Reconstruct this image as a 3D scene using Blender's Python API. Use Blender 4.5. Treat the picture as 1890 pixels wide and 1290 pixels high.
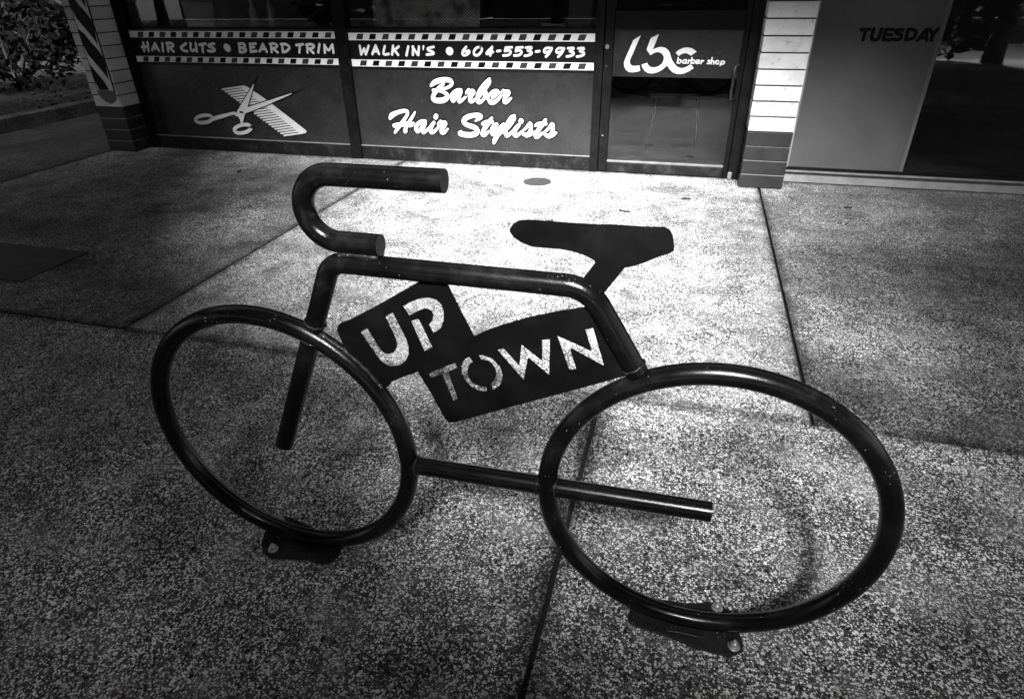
import bpy, bmesh, math, random
from mathutils import Vector, Matrix
from mathutils.geometry import tessellate_polygon

scene = bpy.context.scene
for o in list(bpy.data.objects):
    bpy.data.objects.remove(o)
COL = scene.collection
R = math.radians

# ------------------------------------------------------------------ camera, sky, sun, exposure
cam_d = bpy.data.cameras.new('camera')
cam = bpy.data.objects.new('camera', cam_d)
COL.objects.link(cam)
FW = Vector((-0.2345084, 0.8299604, -0.5061339))
RT = Vector((0.9644566, 0.2638601, -0.0141855))
UP = Vector((-0.1217751, 0.4914708, 0.8623383))
m = Matrix((RT, UP, -FW)).transposed().to_4x4()
m.translation = (0, 0, 1.312)
cam.matrix_world = m
cam_d.sensor_width = 36
cam_d.lens = 21.998
cam_d.clip_start = 0.02
cam_d.clip_end = 500
scene.camera = cam

SUN_EL = R(42)
SUN_X = 0.15                                     # the sun stands behind the camera, a little to the right
az = math.atan2(SUN_X, -1.0)
to_sun = Vector((math.sin(az) * math.cos(SUN_EL), math.cos(az) * math.cos(SUN_EL), math.sin(SUN_EL)))
sd = bpy.data.lights.new('sun', 'SUN')
sd.energy = 5.0
sd.angle = R(16)
sd.color = (1, 1, 1)                             # the photograph is black and white
so = bpy.data.objects.new('sun', sd)
so.rotation_euler = to_sun.to_track_quat('Z', 'Y').to_euler()
so.location = (2, -10, 12)
COL.objects.link(so)

world = bpy.data.worlds.new('World')
scene.world = world
world.use_nodes = True
wn = world.node_tree
wn.nodes.clear()
sky = wn.nodes.new('ShaderNodeTexSky')
sky.sky_type = 'NISHITA'
sky.sun_disc = False
sky.sun_elevation = SUN_EL
sky.sun_rotation = az
bw = wn.nodes.new('ShaderNodeRGBToBW')
bg = wn.nodes.new('ShaderNodeBackground')
bg.inputs[1].default_value = 0.05
out = wn.nodes.new('ShaderNodeOutputWorld')
wn.links.new(sky.outputs[0], bw.inputs[0])
wn.links.new(bw.outputs[0], bg.inputs[0])
wn.links.new(bg.outputs[0], out.inputs[0])

vs = scene.view_settings
scene.display_settings.display_device = 'sRGB'
vs.view_transform = 'Standard'
vs.look = 'None'
vs.gamma = 1
vs.exposure = 2.55
vs.use_curve_mapping = False
scene.render.filter_size = 1.0
scene.cycles.use_denoising = True
scene.cycles.denoiser = 'OPENIMAGEDENOISE'
scene.cycles.denoising_input_passes = 'RGB_ALBEDO_NORMAL'
scene.cycles.denoising_prefilter = 'ACCURATE'
scene.cycles.max_bounces = 4
scene.cycles.transparent_max_bounces = 12

DATA={'barber':[[(-2.06,0.6039,0.0207),(-2.0293,0.6275,0.0371),(-1.984,0.6437,0.039),(-1.9355,0.6503,0.0387),(-1.8965,0.6473,0.0346),(-1.8803,0.6306,0.0285),(-1.8881,0.6114,0.0246),(-1.9132,0.5955,0.0226),(-1.9491,0.5832,0.0207),(-1.9895,0.5727,0.0207),(-2.0429,0.5695,0.025)],[(-1.9901,0.5649,0.0187),(-1.9511,0.5562,0.0249),(-1.926,0.5375,0.0311),(-1.9321,0.514,0.0375),(-1.9643,0.4975,0.0418),(-2.0091,0.4924,0.0398),(-2.042,0.4994,0.0378),(-2.0494,0.5188,0.0336),(-2.0337,0.5465,0.0312),(-2.0024,0.5782,0.0311),(-1.9741,0.6019,0.0288),(-1.951,0.6177,0.0185)],[(-1.8076,0.5769,0.0246),(-1.8317,0.5744,0.0307),(-1.8632,0.5583,0.0309),(-1.8867,0.5346,0.0311),(-1.8923,0.515,0.0249),(-1.8807,0.4919,0.0229),(-1.862,0.508,0.0249),(-1.8338,0.5397,0.0247),(-1.8082,0.5673,0.0245)],[(-1.8084,0.5634,0.0246),(-1.8233,0.5323,0.0288),(-1.8313,0.5088,0.0269),(-1.8259,0.4895,0.0269),(-1.8011,0.5019,0.0227),(-1.7736,0.5258,0.0185),(-1.7598,0.5416,0.0205)],[(-1.7424,0.5841,0.0183),(-1.7566,0.5608,0.0286),(-1.7548,0.5532,0.0246),(-1.7281,0.5692,0.0305),(-1.7044,0.5697,0.0325),(-1.7094,0.5543,0.0326),(-1.7302,0.5269,0.0307),(-1.7316,0.4999,0.035),(-1.7144,0.4964,0.0267),(-1.6876,0.5145,0.0184)],[(-1.7548,0.5532,0.0205),(-1.7689,0.5336,0.0164)],[(-1.5667,0.663,0.0198),(-1.5928,0.6401,0.0278),(-1.6325,0.5979,0.0302),(-1.66,0.5555,0.0325),(-1.6724,0.5169,0.0306),(-1.6669,0.4939,0.0328),(-1.6497,0.4924,0.0286),(-1.6232,0.5105,0.0223),(-1.6075,0.5301,0.0283),(-1.6025,0.5493,0.0303),(-1.5976,0.5646,0.0242)],[(-1.5668,0.6593,0.0198),(-1.5676,0.6369,0.0219),(-1.5943,0.5988,0.0221),(-1.6254,0.564,0.0202),(-1.6566,0.5326,0.0224)],[(-1.6143,0.5184,0.0203),(-1.5842,0.523,0.0162)],[(-1.5629,0.5236,0.0263),(-1.5283,0.5397,0.0242),(-1.5023,0.5631,0.0281),(-1.5061,0.5781,0.024),(-1.5316,0.5738,0.0281),(-1.562,0.5503,0.0322),(-1.5737,0.5195,0.0324),(-1.5639,0.4928,0.0346),(-1.534,0.4937,0.0304),(-1.4993,0.5176,0.0242),(-1.4732,0.5449,0.0181)],[(-1.4556,0.5831,0.0199),(-1.4708,0.5601,0.028),(-1.4667,0.5526,0.024),(-1.4391,0.5703,0.0318),(-1.416,0.5708,0.0338),(-1.4226,0.5537,0.0318),(-1.4441,0.5266,0.0301),(-1.4468,0.4999,0.0343),(-1.4278,0.5004,0.0262),(-1.3937,0.5279,0.014)]],
'hair':[[(-2.4486,0.3414,0.0251),(-2.4302,0.3653,0.0416),(-2.388,0.386,0.0331),(-2.338,0.401,0.0309),(-2.2983,0.4041,0.0308),(-2.2843,0.3931,0.0267),(-2.2933,0.3698,0.0248),(-2.3235,0.334,0.027),(-2.3588,0.2938,0.0272),(-2.3892,0.2613,0.0273),(-2.4176,0.2285,0.0191)],[(-2.2185,0.399,0.0122),(-2.2364,0.3716,0.0205),(-2.2715,0.3281,0.0248),(-2.3016,0.292,0.0271),(-2.3183,0.26,0.0294),(-2.3231,0.2362,0.0252),(-2.3067,0.2447,0.0126)],[(-2.4177,0.2839,0.0315),(-2.3722,0.2933,0.0356),(-2.3185,0.2992,0.0355),(-2.2657,0.2991,0.0416),(-2.2379,0.3137,0.0124)],[(-2.1341,0.3309,0.0246),(-2.1627,0.326,0.0309),(-2.1993,0.3073,0.0309),(-2.2217,0.2793,0.0312),(-2.2218,0.2558,0.0271),(-2.2101,0.2406,0.0209),(-2.1863,0.2611,0.0249),(-2.1571,0.2933,0.0248),(-2.1332,0.3174,0.0226)],[(-2.1361,0.3096,0.0226),(-2.1541,0.2779,0.027),(-2.1651,0.2541,0.027),(-2.1577,0.2387,0.027),(-2.1301,0.2554,0.0207),(-2.1019,0.2798,0.0185)],[(-2.0573,0.322,0.0246),(-2.0788,0.2962,0.0308),(-2.092,0.2686,0.033),(-2.0876,0.2434,0.0309),(-2.0611,0.2503,0.0248),(-2.0332,0.2747,0.0205),(-2.0144,0.2947,0.0184)],[(-2.0338,0.3736,0.0343),(-2.0389,0.3636,0.0344)],[(-1.9984,0.3356,0.0183),(-2.0175,0.31,0.0265),(-2.0137,0.3043,0.0245),(-1.9824,0.3208,0.0326),(-1.9589,0.3216,0.0345),(-1.9666,0.3041,0.0326),(-1.9901,0.2763,0.0307),(-1.9943,0.249,0.0328),(-1.9752,0.2458,0.0267),(-1.9387,0.2763,0.0142)],[(-1.6952,0.3477,0.014),(-1.6551,0.3756,0.0348),(-1.6594,0.3886,0.037),(-1.703,0.3894,0.0347),(-1.7573,0.3766,0.0372),(-1.793,0.351,0.0376),(-1.7896,0.3244,0.0352),(-1.751,0.3079,0.0354),(-1.7074,0.2961,0.0376),(-1.6838,0.2745,0.0353),(-1.6948,0.2493,0.0378),(-1.7399,0.2362,0.0404),(-1.7945,0.2363,0.0406),(-1.8389,0.2436,0.0335),(-1.823,0.2602,0.019)],[(-1.5587,0.3722,0.023),(-1.5788,0.3451,0.0324),(-1.6068,0.3087,0.0326),(-1.6299,0.2766,0.0328),(-1.6385,0.2448,0.0354),(-1.6215,0.2409,0.0259),(-1.5863,0.2693,0.0187)],[(-1.6377,0.3254,0.0233),(-1.6081,0.3397,0.0301),(-1.5548,0.3438,0.0277)],[(-1.5192,0.3274,0.0277),(-1.5464,0.302,0.0371),(-1.5595,0.2703,0.035),(-1.5506,0.246,0.0258),(-1.5233,0.2673,0.0279),(-1.4885,0.3042,0.0278),(-1.4592,0.3295,0.023)],[(-1.4592,0.3273,0.023),(-1.4841,0.2866,0.0302),(-1.5143,0.2407,0.0328),(-1.5398,0.1991,0.033),(-1.5452,0.1807,0.0212)],[(-1.5144,0.2362,0.0187),(-1.4848,0.2598,0.0186),(-1.4554,0.2832,0.0185)],[(-1.3702,0.4002,0.018),(-1.3964,0.382,0.0271),(-1.4256,0.3373,0.032),(-1.4432,0.2926,0.0324),(-1.4439,0.257,0.0302),(-1.4322,0.2418,0.0279),(-1.4079,0.2584,0.0231),(-1.3836,0.2816,0.0184)],[(-1.3702,0.398,0.0181),(-1.3705,0.3742,0.0228),(-1.3971,0.334,0.0228),(-1.4263,0.2976,0.0207)],[(-1.3356,0.3252,0.0274),(-1.3596,0.3001,0.0344),(-1.3742,0.2686,0.0346),(-1.3602,0.2447,0.03),(-1.3362,0.2568,0.0254),(-1.3076,0.2801,0.0183)],[(-1.3146,0.3622,0.0363),(-1.3165,0.3551,0.0363)],[(-1.3076,0.2801,0.016),(-1.2697,0.3123,0.0228),(-1.2415,0.3439,0.0271),(-1.2344,0.3136,0.0272),(-1.2415,0.2782,0.0319),(-1.2651,0.2552,0.0344),(-1.2982,0.2583,0.0207)],[(-1.2698,0.2461,0.0229),(-1.232,0.2609,0.0205),(-1.1992,0.2843,0.0159)],[(-1.1164,0.3742,0.0223),(-1.1345,0.3477,0.0313),(-1.162,0.3119,0.0316),(-1.1851,0.276,0.0318),(-1.1943,0.2448,0.0319),(-1.1755,0.2455,0.0251),(-1.143,0.2733,0.0181)],[(-1.1994,0.328,0.018),(-1.1716,0.342,0.0291),(-1.116,0.3462,0.0267)],[(-1.129,0.2782,0.0159),(-1.0923,0.3102,0.0224),(-1.063,0.3459,0.0267),(-1.0555,0.3159,0.0268),(-1.0618,0.2808,0.0315),(-1.0868,0.2535,0.0339),(-1.1195,0.261,0.0204)],[(-1.0867,0.2469,0.0226),(-1.0544,0.2592,0.0203),(-1.0294,0.2821,0.0156)]],
'walk':[[(-2.6463,0.8871,0.0201),(-2.6427,0.8257,0.0203)],[(-2.6427,0.8257,0.0203),(-2.6095,0.8683,0.0201)],[(-2.6099,0.8659,0.0201),(-2.6017,0.8261,0.0202)],[(-2.6017,0.8261,0.0202),(-2.5679,0.8876,0.0201)],[(-2.507,0.8905,0.0199),(-2.5431,0.8296,0.0202)],[(-2.507,0.8905,0.0199),(-2.4852,0.8302,0.0201)],[(-2.53,0.8489,0.0201),(-2.4924,0.8492,0.02)],[(-2.4274,0.8863,0.0199),(-2.446,0.8306,0.02),(-2.4001,0.831,0.0199)],[(-2.356,0.8892,0.0197),(-2.372,0.8275,0.0199)],[(-2.3085,0.8849,0.0197),(-2.3606,0.8514,0.0198)],[(-2.3483,0.8586,0.0198),(-2.3198,0.8257,0.0199)],[(-2.227,0.8855,0.0195),(-2.2487,0.824,0.0198)],[(-2.1862,0.8858,0.0195),(-2.1938,0.827,0.0197)],[(-2.1909,0.8834,0.0195),(-2.1518,0.8274,0.0197)],[(-2.1473,0.8275,0.0196),(-2.1367,0.8862,0.0194)],[(-2.0989,0.8878,0.0173),(-2.1038,0.8645,0.0102)],[(-2.0138,0.8848,0.0192),(-2.0586,0.8751,0.0194),(-2.0624,0.8635,0.0194),(-2.0224,0.8475,0.0194),(-2.0235,0.8348,0.0194),(-2.0764,0.8296,0.0195)],[(-1.885,0.8557,0.0594),(-1.8829,0.8558,0.0596)],[(-1.7466,0.8867,0.018),(-1.7732,0.8596,0.0181),(-1.779,0.8351,0.0182),(-1.7592,0.8283,0.0182),(-1.7268,0.8449,0.0181),(-1.7273,0.86,0.0181),(-1.7577,0.8543,0.0182)],[(-1.6313,0.8849,0.0179),(-1.6625,0.882,0.0179),(-1.6855,0.855,0.018),(-1.6804,0.8318,0.0181),(-1.6522,0.8321,0.0181),(-1.623,0.8609,0.0179),(-1.6252,0.8823,0.0179),(-1.6344,0.8854,0.0179)],[(-1.5386,0.8883,0.0178),(-1.5831,0.8479,0.0179),(-1.5772,0.8399,0.0179),(-1.5335,0.8537,0.0178)],[(-1.5387,0.8857,0.0178),(-1.5559,0.8293,0.018)],[(-1.4995,0.8594,0.0178),(-1.4749,0.8623,0.0177)],[(-1.3832,0.8869,0.0176),(-1.4318,0.8839,0.0177)],[(-1.4318,0.8839,0.0177),(-1.4383,0.8599,0.0177)],[(-1.4383,0.8599,0.0177),(-1.4047,0.8655,0.0177),(-1.3928,0.8524,0.0177),(-1.4114,0.8336,0.0177),(-1.4512,0.8294,0.0178)],[(-1.2988,0.8875,0.0174),(-1.347,0.8845,0.0175)],[(-1.347,0.8845,0.0175),(-1.3533,0.8607,0.0176)],[(-1.3533,0.8607,0.0176),(-1.32,0.8663,0.0175),(-1.3081,0.8532,0.0175),(-1.3263,0.8344,0.0176),(-1.3658,0.8303,0.0177)],[(-1.2749,0.8851,0.0174),(-1.2331,0.8881,0.0174),(-1.2361,0.8775,0.0174),(-1.263,0.8668,0.0174),(-1.233,0.8565,0.0174),(-1.233,0.8434,0.0174),(-1.26,0.8325,0.0175),(-1.2841,0.8296,0.0175)],[(-1.1972,0.8595,0.0174),(-1.1705,0.8624,0.0173)],[(-1.0822,0.884,0.0171),(-1.1175,0.8837,0.0172),(-1.135,0.8653,0.0173),(-1.126,0.8539,0.0173),(-1.0936,0.8631,0.0172),(-1.0763,0.8841,0.0172)],[(-1.0762,0.8789,0.0172),(-1.0963,0.8474,0.0173),(-1.1197,0.8261,0.0174)],[(-0.9899,0.8837,0.0171),(-1.0248,0.8835,0.0171),(-1.042,0.8651,0.0172),(-1.0329,0.8537,0.0172),(-1.001,0.8629,0.0171),(-0.9841,0.8838,0.0171)],[(-0.9839,0.8786,0.0171),(-1.0035,0.8472,0.0172),(-1.0264,0.8261,0.0172)],[(-0.955,0.8835,0.0169),(-0.9146,0.8864,0.0169),(-0.9172,0.8761,0.0169),(-0.9428,0.8655,0.0171),(-0.9135,0.8554,0.0171),(-0.9131,0.8424,0.0171),(-0.9388,0.8317,0.0171),(-0.962,0.8289,0.0172)],[(-0.8788,0.8831,0.0169),(-0.8387,0.886,0.0168),(-0.8411,0.8757,0.0169),(-0.8666,0.8652,0.0169),(-0.8374,0.8551,0.0169),(-0.8368,0.8422,0.017),(-0.8623,0.8315,0.017),(-0.8853,0.8287,0.017)]],
'haircuts':[[(-4.7411,0.896,0.0235),(-4.7561,0.832,0.0237)],[(-4.6945,0.8986,0.0234),(-4.71,0.8324,0.0236)],[(-4.7694,0.8617,0.0236),(-4.7003,0.8668,0.0235)],[(-4.6181,0.8923,0.0233),(-4.6685,0.8374,0.0235)],[(-4.6181,0.8923,0.0233),(-4.5981,0.8357,0.0235)],[(-4.6435,0.8558,0.0235),(-4.6071,0.8561,0.0233)],[(-4.5409,0.8928,0.0231),(-4.5555,0.8315,0.0233)],[(-4.4888,0.8931,0.023),(-4.5012,0.832,0.0233)],[(-4.4977,0.8931,0.0231),(-4.4492,0.8956,0.023),(-4.4308,0.8801,0.023),(-4.4606,0.8627,0.0231),(-4.4916,0.8593,0.0232)],[(-4.4796,0.8594,0.0232),(-4.4449,0.8303,0.0232)],[(-4.296,0.8944,0.0228),(-4.3418,0.8717,0.0229),(-4.3593,0.8581,0.0229),(-4.3434,0.8402,0.023),(-4.3044,0.8329,0.023)],[(-4.249,0.8947,0.0227),(-4.2621,0.8544,0.0228),(-4.2532,0.8365,0.0229),(-4.218,0.8458,0.0228)],[(-4.1964,0.895,0.0226),(-4.2047,0.8325,0.0228)],[(-4.1621,0.8842,0.0226),(-4.0984,0.8935,0.0224)],[(-4.1323,0.8866,0.0225),(-4.1446,0.8286,0.0227)],[(-4.012,0.894,0.0223),(-4.0636,0.8849,0.0224),(-4.0699,0.8738,0.0225),(-4.0233,0.8564,0.0225),(-4.0247,0.8422,0.0225),(-4.0531,0.8339,0.0226),(-4.0891,0.8389,0.0226)],[(-3.8947,0.8663,0.0608),(-3.8863,0.8597,0.0606)],[(-3.763,0.8915,0.0209),(-3.7763,0.8316,0.0211)],[(-3.7712,0.8938,0.0209),(-3.7265,0.8963,0.0209),(-3.7096,0.8828,0.0209),(-3.7345,0.8665,0.0209),(-3.7646,0.864,0.0211)],[(-3.7587,0.8641,0.0211),(-3.7186,0.8598,0.021),(-3.7099,0.8484,0.021),(-3.7376,0.8329,0.0211),(-3.7763,0.8316,0.0211)],[(-3.6568,0.8945,0.0208),(-3.6665,0.8349,0.021)],[(-3.6633,0.8922,0.0208),(-3.6039,0.8971,0.0207)],[(-3.664,0.8671,0.0209),(-3.625,0.8711,0.0208)],[(-3.6665,0.8349,0.021),(-3.6093,0.8414,0.0208)],[(-3.535,0.8953,0.0206),(-3.5796,0.8394,0.0209)],[(-3.535,0.8953,0.0206),(-3.5119,0.8364,0.0208)],[(-3.559,0.8565,0.0208),(-3.5181,0.8582,0.0207)],[(-3.4579,0.8936,0.0204),(-3.4662,0.8345,0.0207)],[(-3.469,0.8949,0.0205),(-3.4253,0.8983,0.0204),(-3.4,0.885,0.0204),(-3.4271,0.8667,0.0206),(-3.4568,0.8619,0.0206)],[(-3.4505,0.8642,0.0206),(-3.4092,0.8328,0.0206)],[(-3.3523,0.8943,0.0204),(-3.36,0.8355,0.0206)],[(-3.3637,0.8942,0.0203),(-3.3183,0.8945,0.0202),(-3.2894,0.8723,0.0203),(-3.3181,0.845,0.0204),(-3.36,0.8355,0.0206)],[(-3.2212,0.8885,0.0202),(-3.1583,0.8956,0.0201)],[(-3.1871,0.891,0.0202),(-3.2045,0.8348,0.0203)],[(-3.1202,0.8914,0.02),(-3.1287,0.8355,0.0202)],[(-3.1285,0.8914,0.0201),(-3.0833,0.8961,0.0199),(-3.0582,0.883,0.0199),(-3.0839,0.865,0.0201),(-3.1177,0.8625,0.0201)],[(-3.1094,0.8626,0.0201),(-3.0738,0.8315,0.0202)],[(-3.006,0.8967,0.0198),(-3.0285,0.8364,0.02)],[(-2.9629,0.8925,0.0198),(-2.9682,0.8348,0.02)],[(-2.961,0.8881,0.0198),(-2.9319,0.8529,0.0199),(-2.892,0.893,0.0197)],[(-2.8889,0.8952,0.0197),(-2.8902,0.8355,0.0199)]],
'bshop':[[(-0.1555,0.8304,0.0093),(-0.1588,0.7946,0.0093)],[(-0.1573,0.8008,0.0093),(-0.1456,0.7948,0.0093),(-0.1354,0.8011,0.0093),(-0.1345,0.8114,0.0093),(-0.1439,0.8174,0.0093),(-0.155,0.8111,0.0093)],[(-0.1001,0.8163,0.0093),(-0.1131,0.8157,0.0093),(-0.1228,0.8053,0.0093),(-0.1172,0.7955,0.0093),(-0.1043,0.7974,0.0093),(-0.0991,0.8077,0.0093)],[(-0.0966,0.8159,0.0093),(-0.0987,0.7941,0.0093)],[(-0.0814,0.8161,0.0093),(-0.0842,0.7935,0.0093)],[(-0.083,0.8079,0.0093),(-0.0694,0.8142,0.0093)],[(-0.0606,0.8306,0.0093),(-0.0638,0.7938,0.0093)],[(-0.0624,0.8004,0.0093),(-0.0508,0.7944,0.0093),(-0.0408,0.8007,0.0093),(-0.0399,0.8109,0.0092),(-0.0493,0.8169,0.0093),(-0.0603,0.8106,0.0093)],[(-0.031,0.8024,0.0092),(-0.0055,0.806,0.0092),(-0.011,0.8149,0.0092),(-0.024,0.8148,0.0092),(-0.0321,0.8045,0.0093),(-0.0256,0.7943,0.0093),(-0.0064,0.7962,0.0092)],[(0.0084,0.8152,0.0092),(0.0057,0.7935,0.0093)],[(0.0074,0.8062,0.0092),(0.0216,0.8125,0.0092)],[(0.0645,0.813,0.0092),(0.0535,0.8149,0.0092),(0.0523,0.8084,0.0092),(0.0638,0.8028,0.0092),(0.0615,0.7947,0.0092),(0.0477,0.7953,0.0092)],[(0.0759,0.8322,0.0091),(0.0738,0.7924,0.0092)],[(0.0754,0.8058,0.0092),(0.0861,0.8113,0.0092),(0.0933,0.8061,0.0091),(0.0911,0.7918,0.0092)],[(0.1257,0.8036,0.0091),(0.1257,0.8008,0.0092),(0.125,0.7982,0.0092),(0.1237,0.7959,0.0091),(0.1217,0.7941,0.0092),(0.1193,0.793,0.0091),(0.1166,0.7925,0.0091),(0.1138,0.7929,0.0092),(0.1111,0.7939,0.0091),(0.1086,0.7957,0.0091),(0.1066,0.7979,0.0092),(0.1051,0.8005,0.0092),(0.1044,0.8034,0.0092),(0.1043,0.8062,0.0092),(0.105,0.8089,0.0091),(0.1064,0.8111,0.0091),(0.1083,0.8129,0.0091),(0.1107,0.814,0.0091),(0.1134,0.8144,0.0091),(0.1162,0.8141,0.0091),(0.119,0.813,0.0091),(0.1214,0.8113,0.0091),(0.1234,0.8091,0.0091),(0.1249,0.8065,0.0091),(0.1257,0.8036,0.0091)],[(0.1416,0.8107,0.0091),(0.1373,0.7823,0.0092)],[(0.1404,0.8046,0.0091),(0.15,0.8116,0.0091),(0.1613,0.8069,0.0091),(0.1607,0.7968,0.0092),(0.1508,0.7918,0.0092),(0.141,0.7949,0.0092)]],
'lbc':[[(-0.4307,0.9714),(-0.4815,0.9409),(-0.5322,0.8127),(-0.5374,0.7916),(-0.5332,0.7664),(-0.5177,0.7433),(-0.496,0.7309),(-0.4684,0.7284),(-0.4369,0.734),(-0.4155,0.7398),(-0.4256,0.7764),(-0.4492,0.7718),(-0.4719,0.7715),(-0.4885,0.7797),(-0.4958,0.7964),(-0.4935,0.8132)],[(-0.3049,0.9799),(-0.3606,0.9536),(-0.3832,0.8796),(-0.3521,0.843),(-0.3312,0.8564),(-0.3075,0.864),(-0.2874,0.8617),(-0.2686,0.8508),(-0.2565,0.8325),(-0.2565,0.8119),(-0.2665,0.789),(-0.2871,0.7721),(-0.313,0.7633),(-0.3401,0.765),(-0.3591,0.7752),(-0.3707,0.7938),(-0.4092,0.7808),(-0.4006,0.7599),(-0.3828,0.7391),(-0.3567,0.7256),(-0.3271,0.7231),(-0.2962,0.73),(-0.2622,0.7473),(-0.2417,0.7644),(-0.2277,0.7791),(-0.2095,0.7544),(-0.185,0.7339),(-0.1572,0.7239),(-0.1305,0.7223),(-0.1045,0.7269),(-0.0754,0.7399),(-0.0411,0.7632),(-0.0641,0.7897),(-0.0882,0.7729),(-0.1091,0.7643),(-0.1308,0.7619),(-0.1537,0.7698),(-0.1757,0.7882),(-0.1961,0.8126),(-0.2076,0.8371),(-0.2169,0.8616),(-0.2321,0.8797),(-0.2533,0.8929),(-0.278,0.8984),(-0.3041,0.8954),(-0.3254,0.8871),(-0.3388,0.88)],[(-0.1784,0.8619),(-0.1557,0.8804),(-0.129,0.8927),(-0.0992,0.897),(-0.0684,0.8912),(-0.0333,0.8694),(-0.0709,0.8435),(-0.0942,0.8567),(-0.1141,0.8593),(-0.1371,0.8522),(-0.1553,0.8398)]],
'tuesday':[[(0.9892,1.0105,0.0218),(1.0404,1.0106,0.0218)],[(1.0174,1.0106,0.0218),(1.0147,0.9484,0.022)],[(1.0627,1.0132,0.0218),(1.0627,0.9628,0.0218),(1.0787,0.9502,0.0218),(1.0985,0.9529,0.0218),(1.1074,0.9681,0.0218),(1.1085,1.0132,0.0217)],[(1.1344,1.0108,0.0215),(1.1349,0.9505,0.0218)],[(1.1344,1.0108,0.0215),(1.1773,1.0109,0.0215)],[(1.1346,0.9808,0.0218),(1.1751,0.9809,0.0216)],[(1.1349,0.9505,0.0218),(1.178,0.9508,0.0218)],[(1.2356,1.0085,0.0214),(1.2006,1.0084,0.0215),(1.1995,0.9935,0.0216),(1.2337,0.9786,0.0215),(1.2341,0.9586,0.0216),(1.2159,0.951,0.0217),(1.1894,0.9559,0.0217)],[(1.2648,1.011,0.0212),(1.2662,0.9512,0.0216)],[(1.2648,1.011,0.0212),(1.3003,1.0086,0.0212),(1.3158,0.9889,0.0213),(1.3085,0.9615,0.0214),(1.2662,0.9512,0.0216)],[(1.3688,1.0112,0.0212),(1.3369,0.9491,0.0214)],[(1.3688,1.0112,0.0212),(1.3889,0.9494,0.0214)],[(1.3525,0.9641,0.0212),(1.3847,0.9643,0.0213)],[(1.388,1.0127,0.0212),(1.4166,0.9818,0.0212)],[(1.4362,1.0152,0.021),(1.4166,0.9818,0.0212),(1.4161,0.9495,0.0212)]],
'comb_teeth':[[(-4.0346,0.5318,0.0141),(-3.8253,0.5591,0.0139)],[(-4.0095,0.5143,0.0142),(-3.8014,0.5416,0.0139)],[(-3.9843,0.4967,0.0142),(-3.7775,0.5241,0.0139)],[(-3.959,0.4792,0.0141),(-3.7536,0.5066,0.0139)],[(-3.9338,0.4616,0.0142),(-3.7297,0.4891,0.014)],[(-3.9085,0.4441,0.0142),(-3.7057,0.4716,0.014)],[(-3.8831,0.4264,0.0142),(-3.6817,0.4541,0.014)],[(-3.8578,0.4088,0.0142),(-3.6577,0.4365,0.014)],[(-3.8324,0.3912,0.0142),(-3.6336,0.4189,0.014)],[(-3.807,0.3735,0.0142),(-3.6095,0.4013,0.014)],[(-3.7816,0.3558,0.0142),(-3.5854,0.3836,0.014)],[(-3.7561,0.3382,0.0142),(-3.5613,0.366,0.014)],[(-3.7307,0.3204,0.0142),(-3.5371,0.3483,0.014)],[(-3.7051,0.3027,0.0143),(-3.5129,0.3306,0.014)],[(-3.6796,0.2849,0.0143),(-3.4887,0.3129,0.014)],[(-3.654,0.2672,0.0143),(-3.4644,0.2951,0.014)],[(-3.6285,0.2494,0.0143),(-3.4401,0.2774,0.0141)],[(-3.6028,0.2316,0.0143),(-3.4158,0.2596,0.0141)],[(-3.5772,0.2137,0.0143),(-3.3915,0.2418,0.0141)],[(-3.5515,0.1959,0.0143),(-3.3671,0.224,0.0141)],[(-3.5258,0.178,0.0143),(-3.3427,0.2061,0.0141)],[(-3.5001,0.1601,0.0143),(-3.3183,0.1882,0.0141)]],
'comb_spine':[(-3.8403,0.5651),(-3.8026,0.5692),(-3.7779,0.5622),(-3.7576,0.5514),(-3.6034,0.4558),(-3.267,0.2143),(-3.2634,0.2033),(-3.2753,0.1899),(-3.3264,0.1806),(-3.3547,0.2025),(-3.6033,0.3879),(-3.7849,0.5106)],
'blades':[[(-3.7011,0.5835),(-3.9661,0.3156),(-3.9338,0.3082),(-3.9182,0.2851),(-3.92,0.2578),(-3.9086,0.2491),(-3.8973,0.253),(-3.8512,0.3361),(-3.8133,0.3899),(-3.6976,0.574)],[(-3.3414,0.5186),(-3.8133,0.3899),(-3.8841,0.3657),(-3.8512,0.3361),(-3.596,0.4181),(-3.3388,0.5128)]],
'tips':[[(-3.6361,0.6619),(-3.7087,0.5844),(-3.6952,0.5757)],[(-3.2093,0.5599),(-3.3514,0.5199),(-3.3438,0.5074)]],
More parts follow.
